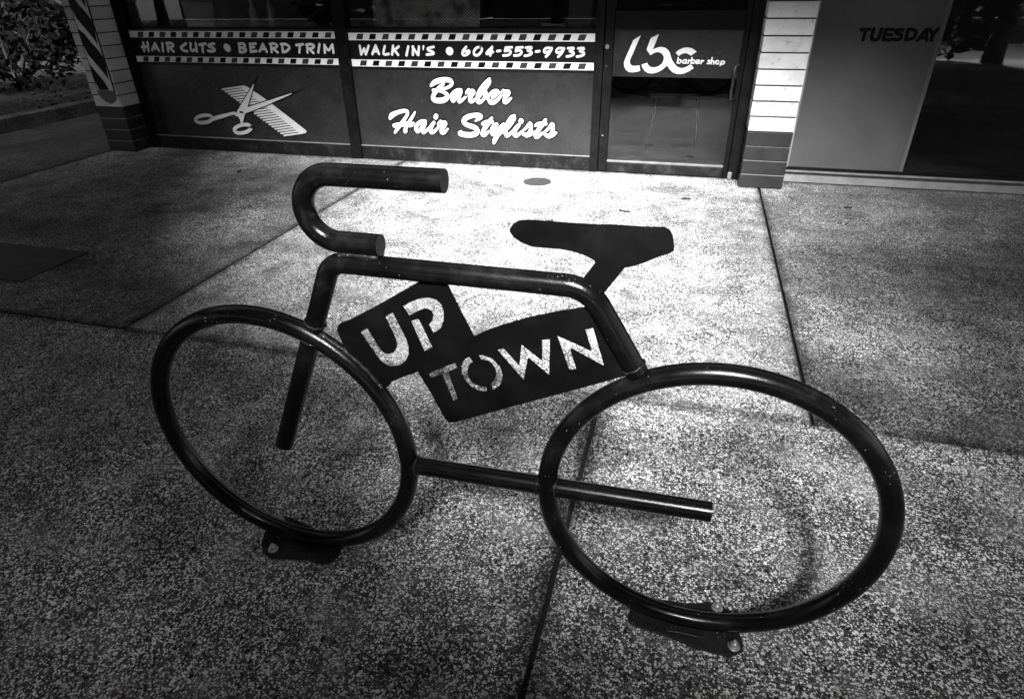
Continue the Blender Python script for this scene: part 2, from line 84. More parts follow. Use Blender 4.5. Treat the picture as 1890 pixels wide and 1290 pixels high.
'handles':[[(-3.8205,0.2217,0.0316),(-3.8237,0.2124,0.0316),(-3.8329,0.2024,0.0318),(-3.8476,0.1925,0.0319),(-3.8668,0.1832,0.0319),(-3.8892,0.1752,0.0319),(-3.9132,0.1691,0.0319),(-3.9374,0.1653,0.0321),(-3.9599,0.164,0.0322),(-3.9792,0.1654,0.0322),(-3.9939,0.1694,0.0322),(-4.0032,0.1756,0.0322),(-4.0062,0.1837,0.0323),(-4.0028,0.1931,0.0321),(-3.9933,0.2032,0.032),(-3.9783,0.2132,0.0319),(-3.9589,0.2224,0.0319),(-3.9364,0.2303,0.0318),(-3.9124,0.2363,0.0317),(-3.8885,0.24,0.0317),(-3.8663,0.2412,0.0316),(-3.8473,0.2398,0.0316),(-3.8327,0.2358,0.0316),(-3.8236,0.2297,0.0316),(-3.8205,0.2217,0.0316)],[(-4.2077,0.2879,0.0308),(-4.212,0.2793,0.0309),(-4.2224,0.2704,0.031),(-4.2383,0.2618,0.031),(-4.2587,0.2539,0.0311),(-4.2821,0.2475,0.0312),(-4.307,0.2428,0.0313),(-4.3316,0.2403,0.0313),(-4.3544,0.2401,0.0313),(-4.3736,0.2423,0.0314),(-4.388,0.2467,0.0315),(-4.3965,0.2529,0.0314),(-4.3986,0.2606,0.0314),(-4.3941,0.2693,0.0313),(-4.3834,0.2782,0.0313),(-4.3672,0.2869,0.0312),(-4.3467,0.2947,0.0311),(-4.3232,0.3011,0.0311),(-4.2984,0.3056,0.031),(-4.2739,0.308,0.0309),(-4.2515,0.3081,0.0309),(-4.2325,0.306,0.0308),(-4.2184,0.3016,0.0308),(-4.2099,0.2955,0.0309),(-4.2077,0.2879,0.0308)],[(-3.9598,0.3382,0.022),(-4.0558,0.3155,0.0285),(-4.1453,0.2944,0.0333),(-4.1988,0.2795,0.0335)]],
'pivot':[[(-3.8995,0.3463,0.0162),(-3.8724,0.346,0.0163)]],
'sqC':[[(-2.6534,0.9736),(-2.6032,0.9737),(-2.6159,0.9347),(-2.671,0.9344),(-0.8711,0.9748),(-0.8172,0.975),(-0.8341,0.9355),(-0.8866,0.9353)],[(-2.6517,0.781),(-2.5976,0.7816),(-2.6108,0.7434),(-2.6669,0.7426),(-0.8661,0.7823),(-0.8111,0.7831),(-0.8255,0.7439),(-0.8791,0.743)]],
'sqL':[[(-4.7641,0.9824),(-4.7084,0.9826),(-4.7258,0.9413),(-4.7831,0.9411),(-2.9355,0.9823),(-2.8815,0.9824),(-2.8962,0.9455),(-2.9504,0.9453)],[(-4.7781,0.7865),(-4.7238,0.7871),(-4.742,0.7465),(-4.7972,0.7458),(-2.9524,0.7856),(-2.8972,0.7863),(-2.9121,0.7491),(-2.9675,0.7483)]],
'panelL':[(-4.8422,0.9908),(-2.8285,0.9874),(-2.8616,0.1274),(-4.8593,0.1162)],
'panelC':[(-2.7299,0.9803),(-0.7526,0.9798),(-0.7542,0.115),(-2.7459,0.1164)],
'seat':[(-0.2852,0.9405),(-0.281,0.9477),(-0.2714,0.9544),(-0.2552,0.9573),(-0.2232,0.9576),(-0.1786,0.9575),(-0.1324,0.958),(-0.1147,0.9599),(-0.0773,0.9602),(-0.0453,0.9609),(-0.0237,0.9626),(-0.0147,0.9582),(-0.0088,0.9483),(-0.0045,0.9317),(-0.0045,0.9259),(-0.0118,0.9204),(-0.0283,0.9135),(-0.0472,0.9022),(-0.0667,0.8929),(-0.0817,0.8887),(-0.1136,0.8381),(-0.1365,0.8377),(-0.1511,0.8624),(-0.1333,0.8904),(-0.1336,0.8954),(-0.1396,0.8999),(-0.1557,0.9059),(-0.1744,0.9104),(-0.1957,0.9121),(-0.2253,0.9117),(-0.2471,0.9126),(-0.2649,0.9186),(-0.2786,0.9272),(-0.2845,0.9351)],
'plate':[(-0.6526,0.7072),(-0.6358,0.7147),(-0.5617,0.7593),(-0.4778,0.8136),(-0.4562,0.8289),(-0.4094,0.8301),(-0.4096,0.8161),(-0.3883,0.767),(-0.3638,0.7133),(-0.3395,0.7285),(-0.3032,0.7468),(-0.2507,0.7697),(-0.2001,0.787),(-0.1496,0.8021),(-0.1353,0.8063),(-0.1153,0.7944),(-0.0482,0.6755),(-0.0644,0.671),(-0.161,0.6228),(-0.2694,0.57),(-0.4144,0.4981),(-0.4269,0.4943),(-0.4366,0.5011),(-0.4623,0.5619),(-0.4897,0.6148),(-0.5216,0.5983),(-0.556,0.5775),(-0.5596,0.5687),(-0.5763,0.5559),(-0.6081,0.5701),(-0.6422,0.6237),(-0.6542,0.6528),(-0.6636,0.6911),(-0.6592,0.7022)],
'plate_holes':[[(-0.6141,0.6904),(-0.5918,0.7045),(-0.5702,0.6594),(-0.5639,0.6517),(-0.553,0.6485),(-0.5403,0.6537),(-0.5334,0.6645),(-0.5329,0.676),(-0.5354,0.6883),(-0.5521,0.7341),(-0.5302,0.748),(-0.5075,0.692),(-0.5039,0.6737),(-0.506,0.6544),(-0.5155,0.6358),(-0.5311,0.6217),(-0.5482,0.6147),(-0.5624,0.6156),(-0.5738,0.6228),(-0.5825,0.6347)],[(-0.5106,0.7621),(-0.487,0.7773),(-0.4675,0.7865),(-0.4487,0.7901),(-0.4343,0.7872),(-0.4247,0.778),(-0.4207,0.7631),(-0.4229,0.7433),(-0.4297,0.7266),(-0.44,0.7153),(-0.45,0.7091),(-0.4578,0.7278),(-0.4496,0.7361),(-0.4459,0.7483),(-0.4486,0.757),(-0.4556,0.7616),(-0.4642,0.7618),(-0.478,0.755),(-0.4983,0.7419)],[(-0.4964,0.731),(-0.4755,0.7419),(-0.45,0.6771),(-0.4728,0.6633)],[(-0.47,0.6121),(-0.4048,0.6491),(-0.3991,0.636),(-0.4212,0.6231),(-0.4034,0.5591),(-0.4179,0.5497),(-0.4383,0.614),(-0.4643,0.5998)],[(-0.3735,0.668),(-0.3661,0.6566),(-0.3756,0.648),(-0.3797,0.6347),(-0.3778,0.6199),(-0.3707,0.608),(-0.3587,0.6021),(-0.3397,0.6008),(-0.3402,0.5867),(-0.3565,0.584),(-0.3735,0.59),(-0.3864,0.6033),(-0.394,0.6196),(-0.3945,0.6367),(-0.3894,0.6523),(-0.3813,0.6627)],[(-0.3575,0.6744),(-0.3415,0.6759),(-0.3251,0.6701),(-0.3107,0.6556),(-0.3049,0.6356),(-0.308,0.6159),(-0.3158,0.603),(-0.3275,0.5923),(-0.3335,0.6062),(-0.3248,0.6162),(-0.3196,0.629),(-0.3211,0.6415),(-0.3274,0.6531),(-0.3376,0.6608),(-0.3513,0.6613)],[(-0.3185,0.6905),(-0.3014,0.6981),(-0.2712,0.6634),(-0.2672,0.7096),(-0.2642,0.7101),(-0.2257,0.6816),(-0.2267,0.7268),(-0.2101,0.7307),(-0.2101,0.644),(-0.2534,0.6799),(-0.2628,0.625)],[(-0.1986,0.7388),(-0.1963,0.7401),(-0.1317,0.7163),(-0.1459,0.7586),(-0.13,0.7654),(-0.1043,0.6844),(-0.1071,0.6833),(-0.1704,0.7131),(-0.1565,0.669),(-0.1717,0.6639)]],
'baseL':[[(-0.9909,0.983),(-0.9758,0.9626),(-0.9534,0.9447),(-0.9248,0.9392),(-0.8466,0.957),(-0.8114,0.9534),(-0.7911,0.9562),(-0.7758,0.9678),(-0.7679,0.993),(-0.7644,1.007)],[(-1.0023,1.0714),(-0.9746,1.0697),(-0.9138,1.0678),(-0.87,1.0533),(-0.8382,1.0503)],[(-0.9475,0.9631),(-0.985,1.063)]],
'baseR':[[(-0.0079,0.9861),(0.0172,0.9761),(0.0866,0.9688),(0.1446,0.9571),(0.1915,0.952),(0.2284,0.9542),(0.2491,0.9694),(0.2554,0.9885)],[(0.0402,1.0606),(0.0811,1.0662),(0.1319,1.0693),(0.182,1.0863),(0.212,1.0853),(0.2295,1.0726)],[(0.196,1.0756),(0.2337,0.9821)]],
'tubes':{'hb':[(-0.5446,0.889),(-0.6272,0.8885),(-0.6842,0.9587),(-0.6211,1.0133),(-0.4058,1.0164)],
'top':[(-0.5541,0.842),(-0.2162,0.8439),(-0.1124,0.7939),(-0.0562,0.7015)],
'fork':[(-0.6791,0.7843),(-0.7212,0.6922),(-0.839,0.4119),(-0.8711,0.3413)],
'bar':[(-0.5316,0.3519),(-0.2375,0.36),(0.1331,0.3684)]},'YR':1.0113,'D':5.0329,'DP':4.8028}
DATA.update({'pole_body':[(-5.1488,1.1163),(-4.9826,1.1158),(-4.9769,0.532),(-5.1552,0.5279),(-5.1557,1.0548)],'pole_stripes':[[(-5.1549,1.0214),(-5.1052,0.983),(-5.057,0.9106),(-5.0086,0.8523),(-4.9827,0.8032),(-4.9807,0.7284),(-4.9965,0.6164),(-5.0248,0.6721),(-5.0764,0.7421),(-5.1322,0.8165),(-5.158,0.8953)],[(-5.1518,0.7411),(-5.1051,0.6758),(-5.0532,0.605),(-5.0273,0.5361),(-5.1332,0.5336),(-5.1573,0.6029)],[(-5.0559,1.0576),(-4.9885,1.0576),(-4.9962,0.9642),(-5.0188,0.9977)],[(-5.1511,1.088),(-5.1249,1.1162),(-5.072,1.1161),(-5.0361,1.0784),(-5.0652,1.0576),(-5.0932,1.069)]],'pole_cap':[(-5.1701,0.5254),(-4.975,0.53),(-4.9894,0.4815),(-5.0336,0.438),(-5.0731,0.4263),(-5.1227,0.4409),(-5.1561,0.4772)]})
YR, D, DP = DATA['YR'], DATA['D'], DATA['DP']
rnd = random.Random(7)

# ------------------------------------------------------------------ materials (all greys: the photograph is monochrome)
def nodes_of(name):
    mt = bpy.data.materials.new(name)
    mt.use_nodes = True
    nt = mt.node_tree
    return mt, nt, nt.nodes['Principled BSDF']

def nd(nt, typ, **kw):
    n = nt.nodes.new(typ)
    for k, v in kw.items():
        if k in n.inputs.keys():
            n.inputs[k].default_value = v
        else:
            setattr(n, k, v)
    return n

def ramp(nt, src, stops, interp='LINEAR'):
    r = nt.nodes.new('ShaderNodeValToRGB')
    r.color_ramp.interpolation = interp
    el = r.color_ramp.elements
    while len(el) < len(stops):
        el.new(0.5)
    for e, (p, v) in zip(el, stops):
        e.position = p
        e.color = (v, v, v, 1)
    nt.links.new(src, r.inputs[0])
    return r.outputs[0]

def math_(nt, op, a, b=None, clamp=False):
    n = nt.nodes.new('ShaderNodeMath')
    n.operation = op
    n.use_clamp = clamp
    for i, v in enumerate((a, b)):
        if v is None:
            continue
        if isinstance(v, (int, float)):
            n.inputs[i].default_value = v
        else:
            nt.links.new(v, n.inputs[i])
    return n.outputs[0]

def pos(nt):
    return nt.nodes.new('ShaderNodeNewGeometry').outputs['Position']

def bump(nt, bs, h, strength, dist):
    b = nt.nodes.new('ShaderNodeBump')
    b.inputs['Strength'].default_value = strength
    b.inputs['Distance'].default_value = dist
    nt.links.new(h, b.inputs['Height'])
    nt.links.new(b.outputs[0], bs.inputs['Normal'])

def plain(name, val, rough=0.5, var=0.15, scale=14, spec=0.5, metal=0.0, bump_s=0.0, bump_scale=200, coat=0.0, per=0.0):
    """a painted or printed surface: one grey with soft uneven wear"""
    mt, nt, bs = nodes_of(name)
    p = pos(nt)
    n = nd(nt, 'ShaderNodeTexNoise', Scale=scale, Detail=8.0, Roughness=0.65)
    nt.links.new(p, n.inputs['Vector'])
    c = ramp(nt, n.outputs[0], [(0.3, val * (1 - var)), (0.7, val * (1 + var))])
    if per:
        oi = nt.nodes.new('ShaderNodeObjectInfo')
        f = math_(nt, 'ADD', math_(nt, 'MULTIPLY', oi.outputs['Random'], 2 * per), 1 - per)
        g = nd(nt, 'ShaderNodeTexNoise', Scale=28.0, Detail=6.0, Roughness=0.75)
        nt.links.new(p, g.inputs['Vector'])
        f = math_(nt, 'MULTIPLY', f, ramp(nt, g.outputs[0], [(0.30, 0.45), (0.43, 1.0)]))
        vm = nt.nodes.new('ShaderNodeVectorMath'); vm.operation = 'SCALE'
        nt.links.new(c, vm.inputs[0]); nt.links.new(f, vm.inputs[3])
        c = vm.outputs[0]
    nt.links.new(c, bs.inputs['Base Color'])
    rr = ramp(nt, n.outputs[0], [(0.3, rough * 0.85), (0.7, min(1, rough * 1.2))])
    nt.links.new(rr, bs.inputs['Roughness'])
    bs.inputs['Specular IOR Level'].default_value = spec
    bs.inputs['Metallic'].default_value = metal
    bs.inputs['Coat Weight'].default_value = coat
    if bump_s:
        n2 = nd(nt, 'ShaderNodeTexNoise', Scale=bump_scale, Detail=4.0)
        nt.links.new(p, n2.inputs['Vector'])
        bump(nt, bs, n2.outputs[0], bump_s, 0.002)
    return mt

def chipped(name, val, rough, chip=0.5, chip_scale=260, thr=0.73, dust=0.03, spec=0.5):
    """black gloss paint, dusty, with small pale chips"""
    mt, nt, bs = nodes_of(name)
    p = pos(nt)
    n = nd(nt, 'ShaderNodeTexNoise', Scale=9.0, Detail=9.0, Roughness=0.7)
    nt.links.new(p, n.inputs['Vector'])
    base = ramp(nt, n.outputs[0], [(0.35, val * 0.7), (0.52, val), (0.72, val + dust)])
    n2 = nd(nt, 'ShaderNodeTexNoise', Scale=chip_scale, Detail=2.0)
    nt.links.new(p, n2.inputs['Vector'])
    n3 = nd(nt, 'ShaderNodeTexNoise', Scale=11.0, Detail=3.0)
    nt.links.new(p, n3.inputs['Vector'])
    s = math_(nt, 'ADD', n2.outputs[0], math_(nt, 'MULTIPLY', math_(nt, 'SUBTRACT', n3.outputs[0], 0.5), 0.45))
    msk = ramp(nt, s, [(thr, 0), (thr + 0.03, 1)])
    mx = nt.nodes.new('ShaderNodeMix')
    mx.data_type = 'RGBA'
    nt.links.new(msk, mx.inputs[0])
    nt.links.new(base, mx.inputs[6])
    mx.inputs[7].default_value = (chip, chip, chip, 1)
    nt.links.new(mx.outputs[2], bs.inputs['Base Color'])
    rr = ramp(nt, n.outputs[0], [(0.3, rough * 0.75), (0.7, min(1, rough * 1.4))])
    nt.links.new(rr, bs.inputs['Roughness'])
    bs.inputs['Specular IOR Level'].default_value = spec
    n4 = nd(nt, 'ShaderNodeTexNoise', Scale=420.0, Detail=3.0)
    nt.links.new(p, n4.inputs['Vector'])
    bump(nt, bs, n4.outputs[0], 0.12, 0.002)
    return mt

def concrete(name, gain=1.0, wet=0.0, seed=0.0, edges=None, skin_b=0.0):
    """worn exposed-aggregate concrete: pale and dark chips in grey paste, dirt stains, damp patches"""
    mt, nt, bs = nodes_of(name)
    wp = pos(nt)
    off = nd(nt, 'ShaderNodeVectorMath', operation='ADD')
    nt.links.new(wp, off.inputs[0])
    off.inputs[1].default_value = (seed, seed * 0.7, 0)
    p = off.outputs[0]
    def vor(scale, warp=0.5):
        v = nd(nt, 'ShaderNodeTexVoronoi', Scale=scale, Randomness=1.0)
        wv = nd(nt, 'ShaderNodeTexNoise', Scale=scale * 1.3, Detail=1.0)
        nt.links.new(p, wv.inputs['Vector'])
        ad = nd(nt, 'ShaderNodeVectorMath', operation='MULTIPLY_ADD')
        nt.links.new(wv.outputs[1], ad.inputs[0])
        ad.inputs[1].default_value = (warp / scale,) * 3
        nt.links.new(p, ad.inputs[2])
        nt.links.new(ad.outputs[0], v.inputs['Vector'])
        sep = nt.nodes.new('ShaderNodeSeparateColor')
        nt.links.new(v.outputs['Color'], sep.inputs[0])
        return v.outputs['Distance'], sep.outputs[0], sep.outputs[1]
    def mixc(fac, a, b):
        mx = nt.nodes.new('ShaderNodeMix'); mx.data_type = 'RGBA'
        nt.links.new(fac, mx.inputs[0])
        for k, v in ((6, a), (7, b)):
            if isinstance(v, float):
                mx.inputs[k].default_value = (v, v, v, 1)
            else:
                nt.links.new(v, mx.inputs[k])
        return mx.outputs[2]
    def noise(scale, detail=5.0, rough=0.6, dist=0.0):
        n = nd(nt, 'ShaderNodeTexNoise', Scale=scale, Detail=detail, Roughness=rough)
        n.inputs['Distortion'].default_value = dist
        nt.links.new(p, n.inputs['Vector'])
        return n.outputs[0]
    d1, c1, c1b = vor(GRAIN)
    d2, c2, c2b = vor(GRAIN * 0.46, 0.7)
    d3, c3, c3b = vor(GRAIN * 0.24)
    # small chips: mostly dark, some mid, some bright
    fine = noise(430.0, 2.0)
    mortar = ramp(nt, fine, [(0.40, 0.003), (0.50, 0.04), (0.60, 0.28)])
    g = ramp(nt, c1, [(0.0, 0.006), (0.28, 0.02), (0.40, 0.25), (0.50, 0.75), (1.0, 1.0)])
    g = mixc(ramp(nt, d1, [(0.42, 1.0), (0.54, 0.0)]), mortar, g)
    # larger stones
    m2 = math_(nt, 'MULTIPLY', ramp(nt, c2b, [(0.66, 0), (0.68, 1)]), ramp(nt, d2, [(0.40, 1), (0.46, 0)]))
    g = mixc(m2, g, ramp(nt, c2, [(0.0, 0.006), (0.4, 0.05), (0.55, 0.5), (1.0, 1.0)]))
    # cement skin left between them in patches, worn through elsewhere
    skin = ramp(nt, noise(5.0, 6.0, 0.65), [(0.42 - skin_b * 0.5, max(0.0, skin_b)), (0.66 - skin_b * 0.4, min(0.95, 0.55 + skin_b * 1.2))])
    g = mixc(skin, g, ramp(nt, fine, [(0.38, 0.06), (0.47, 0.3), (0.56, 0.75)]))
    # pits and a few big pale pebbles
    m3 = math_(nt, 'MULTIPLY', ramp(nt, c3b, [(0.80, 0), (0.81, 1)]), ramp(nt, d3, [(0.20, 1), (0.27, 0)]))
    g = mixc(m3, g, ramp(nt, c3, [(0.0, 0.004), (0.62, 0.01), (0.66, 0.7), (1.0, 0.9)]))
    # dirt and damp, patchy at three sizes
    st = noise(0.9, 7.0, 0.62, 0.6)
    stain = ramp(nt, st, [(0.34, 0.55 - 0.38 * wet), (0.5, 0.92 - 0.35 * wet), (0.64, 1.08)])
    stain2 = ramp(nt, noise(4.2, 6.0, 0.7), [(0.36, 0.55), (0.54, 1.03)])
    stain3 = ramp(nt, noise(16.0, 4.0, 0.6), [(0.30, 0.6), (0.46, 1.0)])
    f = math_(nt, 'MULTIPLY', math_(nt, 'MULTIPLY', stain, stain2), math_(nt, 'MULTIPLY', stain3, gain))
    if edges:
        # dirt lodged along the joints and the foot of the shop wall
        sx = nt.nodes.new('ShaderNodeSeparateXYZ')
        nt.links.new(wp, sx.inputs[0])
        ds = [math_(nt, 'SUBTRACT', sx.outputs[0], edges[0]), math_(nt, 'SUBTRACT', edges[1], sx.outputs[0]),
              math_(nt, 'SUBTRACT', sx.outputs[1], edges[2]), math_(nt, 'SUBTRACT', edges[3], sx.outputs[1])]
        mn = math_(nt, 'MINIMUM', math_(nt, 'MINIMUM', ds[0], ds[1]), math_(nt, 'MINIMUM', ds[2], ds[3]))
        mn = math_(nt, 'ADD', mn, math_(nt, 'MULTIPLY', math_(nt, 'SUBTRACT', noise(9.0, 6.0, 0.7), 0.5), 0.14))
        f = math_(nt, 'MULTIPLY', f, ramp(nt, mn, [(0.0, 0.3), (0.022, 0.55), (0.05, 1.0)]))
    vm = nt.nodes.new('ShaderNodeVectorMath'); vm.operation = 'SCALE'
    nt.links.new(g, vm.inputs[0]); nt.links.new(f, vm.inputs[3])
    nt.links.new(vm.outputs[0], bs.inputs['Base Color'])
    nt.links.new(ramp(nt, st, [(0.35, 0.75 - 0.3 * wet), (0.6, 0.85)]), bs.inputs['Roughness'])
    bs.inputs['Specular IOR Level'].default_value = 0.3
    h = math_(nt, 'ADD', math_(nt, 'MULTIPLY', d1, -1.0), math_(nt, 'MULTIPLY', fine, 0.4))
    bump(nt, bs, h, 0.8, 0.005)
    return mt

GRAIN = 190.0

def glass(name):
    """thin shop glazing: mirror reflection by Fresnel over a clear pane"""
    mt, nt, bs = nodes_of(name)
    nt.nodes.remove(bs)
    o = nt.nodes['Material Output']
    tr = nt.nodes.new('ShaderNodeBsdfTransparent'); tr.inputs[0].default_value = (0.82, 0.82, 0.82, 1)
    gl = nt.nodes.new('ShaderNodeBsdfGlossy'); gl.inputs['Roughness'].default_value = 0.01
    gl.inputs[0].default_value = (1, 1, 1, 1)
    fr = nt.nodes.new('ShaderNodeFresnel'); fr.inputs[0].default_value = 1.55
    mix = nt.nodes.new('ShaderNodeMixShader')
    nt.links.new(fr.outputs[0], mix.inputs[0]); nt.links.new(tr.outputs[0], mix.inputs[1]); nt.links.new(gl.outputs[0], mix.inputs[2])
    nt.links.new(mix.outputs[0], o.inputs[0])
    return mt

def hatch(name):
    mt, nt, bs = nodes_of(name)
    w = nd(nt, 'ShaderNodeTexWave', Scale=28.0, Distortion=2.5, Detail=2.0)
    w.bands_direction = 'DIAGONAL'
    nt.links.new(pos(nt), w.inputs['Vector'])
    n = nd(nt, 'ShaderNodeTexNoise', Scale=9.0)
    nt.links.new(pos(nt), n.inputs['Vector'])
    v = math_(nt, 'MULTIPLY', ramp(nt, w.outputs[0], [(0.35, 0.15), (0.6, 0.75)]), ramp(nt, n.outputs[0], [(0.35, 0.3), (0.55, 1)]))
    nt.links.new(v, bs.inputs['Base Color'])
    bs.inputs['Roughness'].default_value = 0.6
    return mt

def foliage(name, a, b):
    mt, nt, bs = nodes_of(name)
    oi = nd(nt, 'ShaderNodeTexNoise', Scale=3.0, Detail=4.0)
    nt.links.new(pos(nt), oi.inputs['Vector'])
    nt.links.new(ramp(nt, oi.outputs[0], [(0.35, a), (0.65, b)]), bs.inputs['Base Color'])
    bs.inputs['Roughness'].default_value = 0.7
    bs.inputs['Specular IOR Level'].default_value = 0.15
    return mt

M = {
    'rack': chipped('black_rack_paint', 0.003, 0.21, chip=0.4, chip_scale=240, thr=0.765, dust=0.010, spec=0.3),
    'plate': chipped('black_plate_paint', 0.003, 0.5, chip=0.3, thr=0.84, dust=0.003, spec=0.1),
    'weld': chipped('weld_metal', 0.008, 0.45, chip=0.4, thr=0.70, dust=0.03, spec=0.3),
    'base': chipped('base_plate_paint', 0.012, 0.6, chip=0.35, chip_scale=320, thr=0.70, dust=0.015, spec=0.2),
    'zinc': plain('zinc_bolt', 0.5, 0.32, 0.3, 90, metal=0.7),
    'frame': chipped('black_shop_frame', 0.003, 0.45, chip=0.15, thr=0.82, dust=0.004, spec=0.15),
    'kick': chipped('black_base_rail', 0.005, 0.5, chip=0.25, thr=0.76, dust=0.02, spec=0.2),
    'panel': plain('dark_panel_vinyl', 0.016, 0.26, 0.35, 3.5, spec=0.5),
    'band': plain('black_band_vinyl', 0.005, 0.4, 0.2, 6, spec=0.2),
    'white': plain('white_vinyl', 0.80, 0.45, 0.05, 5),
    'black': plain('black_vinyl', 0.002, 0.45, 0.1, 5, spec=0.15),
    'greyv': plain('grey_vinyl', 0.02, 0.45, 0.15, 20),
    'silver': plain('silver_print', 0.45, 0.45, 0.10, 25),
    'brickw': plain('white_painted_block', 0.38, 0.6, 0.12, 9, per=0.12, bump_s=0.35, bump_scale=90),
    'brickb': plain('dark_painted_block', 0.009, 0.5, 0.25, 9, per=0.25, bump_s=0.35, bump_scale=90),
    'mortard': plain('dark_joint', 0.02, 0.8, 0.3, 30),
    'mortarl': plain('worn_joint', 0.16, 0.8, 0.4, 40),
    'frost': plain('grey_window_film', 0.06, 0.32, 0.18, 2.5),
    'sill': plain('metal_sill', 0.16, 0.4, 0.25, 12, metal=0.3),
    'upstand': plain('painted_upstand', 0.17, 0.6, 0.25, 10, bump_s=0.4, bump_scale=120),
    'stucco': plain('dark_stucco', 0.012, 0.8, 0.2, 6, bump_s=0.5, bump_scale=150),
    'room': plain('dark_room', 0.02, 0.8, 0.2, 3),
    'soffit': plain('canopy_soffit', 0.05, 0.7, 0.2, 4),
    'glass': glass('shop_glass'),
    'hatch': hatch('hatched_print'),
    'paper': plain('paper', 0.5, 0.7, 0.1, 8),
    'chrome': plain('worn_chrome', 0.6, 0.22, 0.2, 20, metal=1.0),
    'asphalt': plain('asphalt', 0.05, 0.85, 0.35, 40, bump_s=0.6, bump_scale=260),
    'line': plain('road_paint', 0.6, 0.7, 0.25, 12),
    'kerbc': concrete('kerb_concrete', 0.9, 0.0, 5.0),
    'soil': plain('soil', 0.008, 0.95, 0.5, 30, bump_s=0.9, bump_scale=60),
    'litter': plain('leaf_litter', 0.025, 0.7, 0.6, 50),
    'leaf': foliage('blocker_tree_leaf', 0.03, 0.06),
    'shrubl': foliage('shrub_leaf', 0.003, 0.010),
    'bark': plain('bark', 0.06, 0.9, 0.4, 12, bump_s=0.8, bump_scale=50),
    'steelc': plain('cover_steel', 0.035, 0.6, 0.35, 14, metal=0.2, bump_s=0.5, bump_scale=90),
    'house': plain('far_wall', 0.07, 0.8, 0.15, 1.5),
    'houseb': plain('far_brick', 0.05, 0.85, 0.2, 3),
    'roof': plain('far_roof', 0.05, 0.8, 0.2, 5),
    'cap': plain('grey_cap', 0.075, 0.6, 0.15, 30),
    'gum': plain('old_gum', 0.02, 0.7, 0.2, 60),
}

# ------------------------------------------------------------------ mesh helpers
class MB:
    def __init__(s):
        s.v = []; s.f = []
    def add(s, vs, fs):
        b = len(s.v)
        s.v += [tuple(q) for q in vs]
        s.f += [tuple(b + i for i in f) for f in fs]
        return s
    def box(s, x0, x1, y0, y1, z0, z1):
        return s.add([(x0, y0, z0), (x1, y0, z0), (x1, y1, z0), (x0, y1, z0), (x0, y0, z1), (x1, y0, z1), (x1, y1, z1), (x0, y1, z1)],
                     [(0, 3, 2, 1), (4, 5, 6, 7), (0, 1, 5, 4), (1, 2, 6, 5), (2, 3, 7, 6), (3, 0, 4, 7)])

WLOC = {}
def finish(name, mb, mat, parent=None, bevel=0.0, smooth=False, seg=1):
    me = bpy.data.meshes.new(name)
    vs = [Vector(q) for q in mb.v]
    lo = Vector((min(q.x for q in vs), min(q.y for q in vs), min(q.z for q in vs)))
    hi = Vector((max(q.x for q in vs), max(q.y for q in vs), max(q.z for q in vs)))
    org = Vector(((lo.x + hi.x) / 2, (lo.y + hi.y) / 2, lo.z))
    me.from_pydata([q - org for q in vs], [], mb.f)
    bm = bmesh.new()
    bm.from_mesh(me)
    bmesh.ops.remove_doubles(bm, verts=bm.verts, dist=1e-6)
    if bevel:
        bmesh.ops.bevel(bm, geom=[e for e in bm.edges if len(e.link_faces) == 2 and e.calc_face_angle(0) > 0.5], offset=bevel, segments=seg, profile=0.7, affect='EDGES', clamp_overlap=True)
    bmesh.ops.recalc_face_normals(bm, faces=bm.faces)
    bm.to_mesh(me)
    bm.free()
    if smooth:
        for p in me.polygons:
            p.use_smooth = True
    if mat is not None:
        me.materials.append(mat)
    o = bpy.data.objects.new(name, me)
    COL.objects.link(o)
    place(o, org, parent)
    return o

def place(o, loc, parent):
    o.location = loc
    WLOC[o.name] = Vector(loc)
    if parent is not None:
        o.parent = parent
        o.location = Vector(loc) - WLOC[parent.name]
    return o

def empty(name, loc, label, cat, group=None):
    o = bpy.data.objects.new(name, None)
    COL.objects.link(o)
    o.empty_display_size = 0.1
    place(o, loc, None)
    return tag(o, label, cat, group)

def tag(o, label, cat, group=None):
    o['label'] = label
    o['category'] = cat
    if group:
        o['group'] = group
    return o

def structure(o):
    o['kind'] = 'structure'
    return o

def twin(src, loc, parent, name=None):
    c = bpy.data.objects.new(name or src.name.split('.')[0], src.data)
    COL.objects.link(c)
    return place(c, loc, parent)

def tube(mb, pts, r, n=20, cap=True, closed=False, rfun=None):
    """sweep a round section along a planar or spatial path"""
    P = [Vector(p) for p in pts]
    N = len(P)
    rings = []
    ref = None
    for i in range(N):
        a = P[(i - 1) % N] if (closed or i > 0) else P[i]
        b = P[(i + 1) % N] if (closed or i < N - 1) else P[i]
        t = (b - a).normalized()
        if ref is None:
            ref = Vector((0, 1, 0)) if abs(t.y) < 0.9 else Vector((1, 0, 0))
        u = (ref - t * ref.dot(t)).normalized()
        ref = u
        w = t.cross(u)
        rr = r if rfun is None else rfun(i / max(1, N - 1))
        rings.append([P[i] + (u * math.cos(2 * math.pi * k / n) + w * math.sin(2 * math.pi * k / n)) * rr for k in range(n)])
    vs = [q for ring in rings for q in ring]
    fs = []
    for i in range(N if closed else N - 1):
        j = (i + 1) % N
        for k in range(n):
            l = (k + 1) % n
            fs.append((i * n + k, i * n + l, j * n + l, j * n + k))
    if cap and not closed:
        fs.append(tuple(range(n - 1, -1, -1)))
        fs.append(tuple((N - 1) * n + k for k in range(n)))
    mb.add(vs, fs)
    return mb

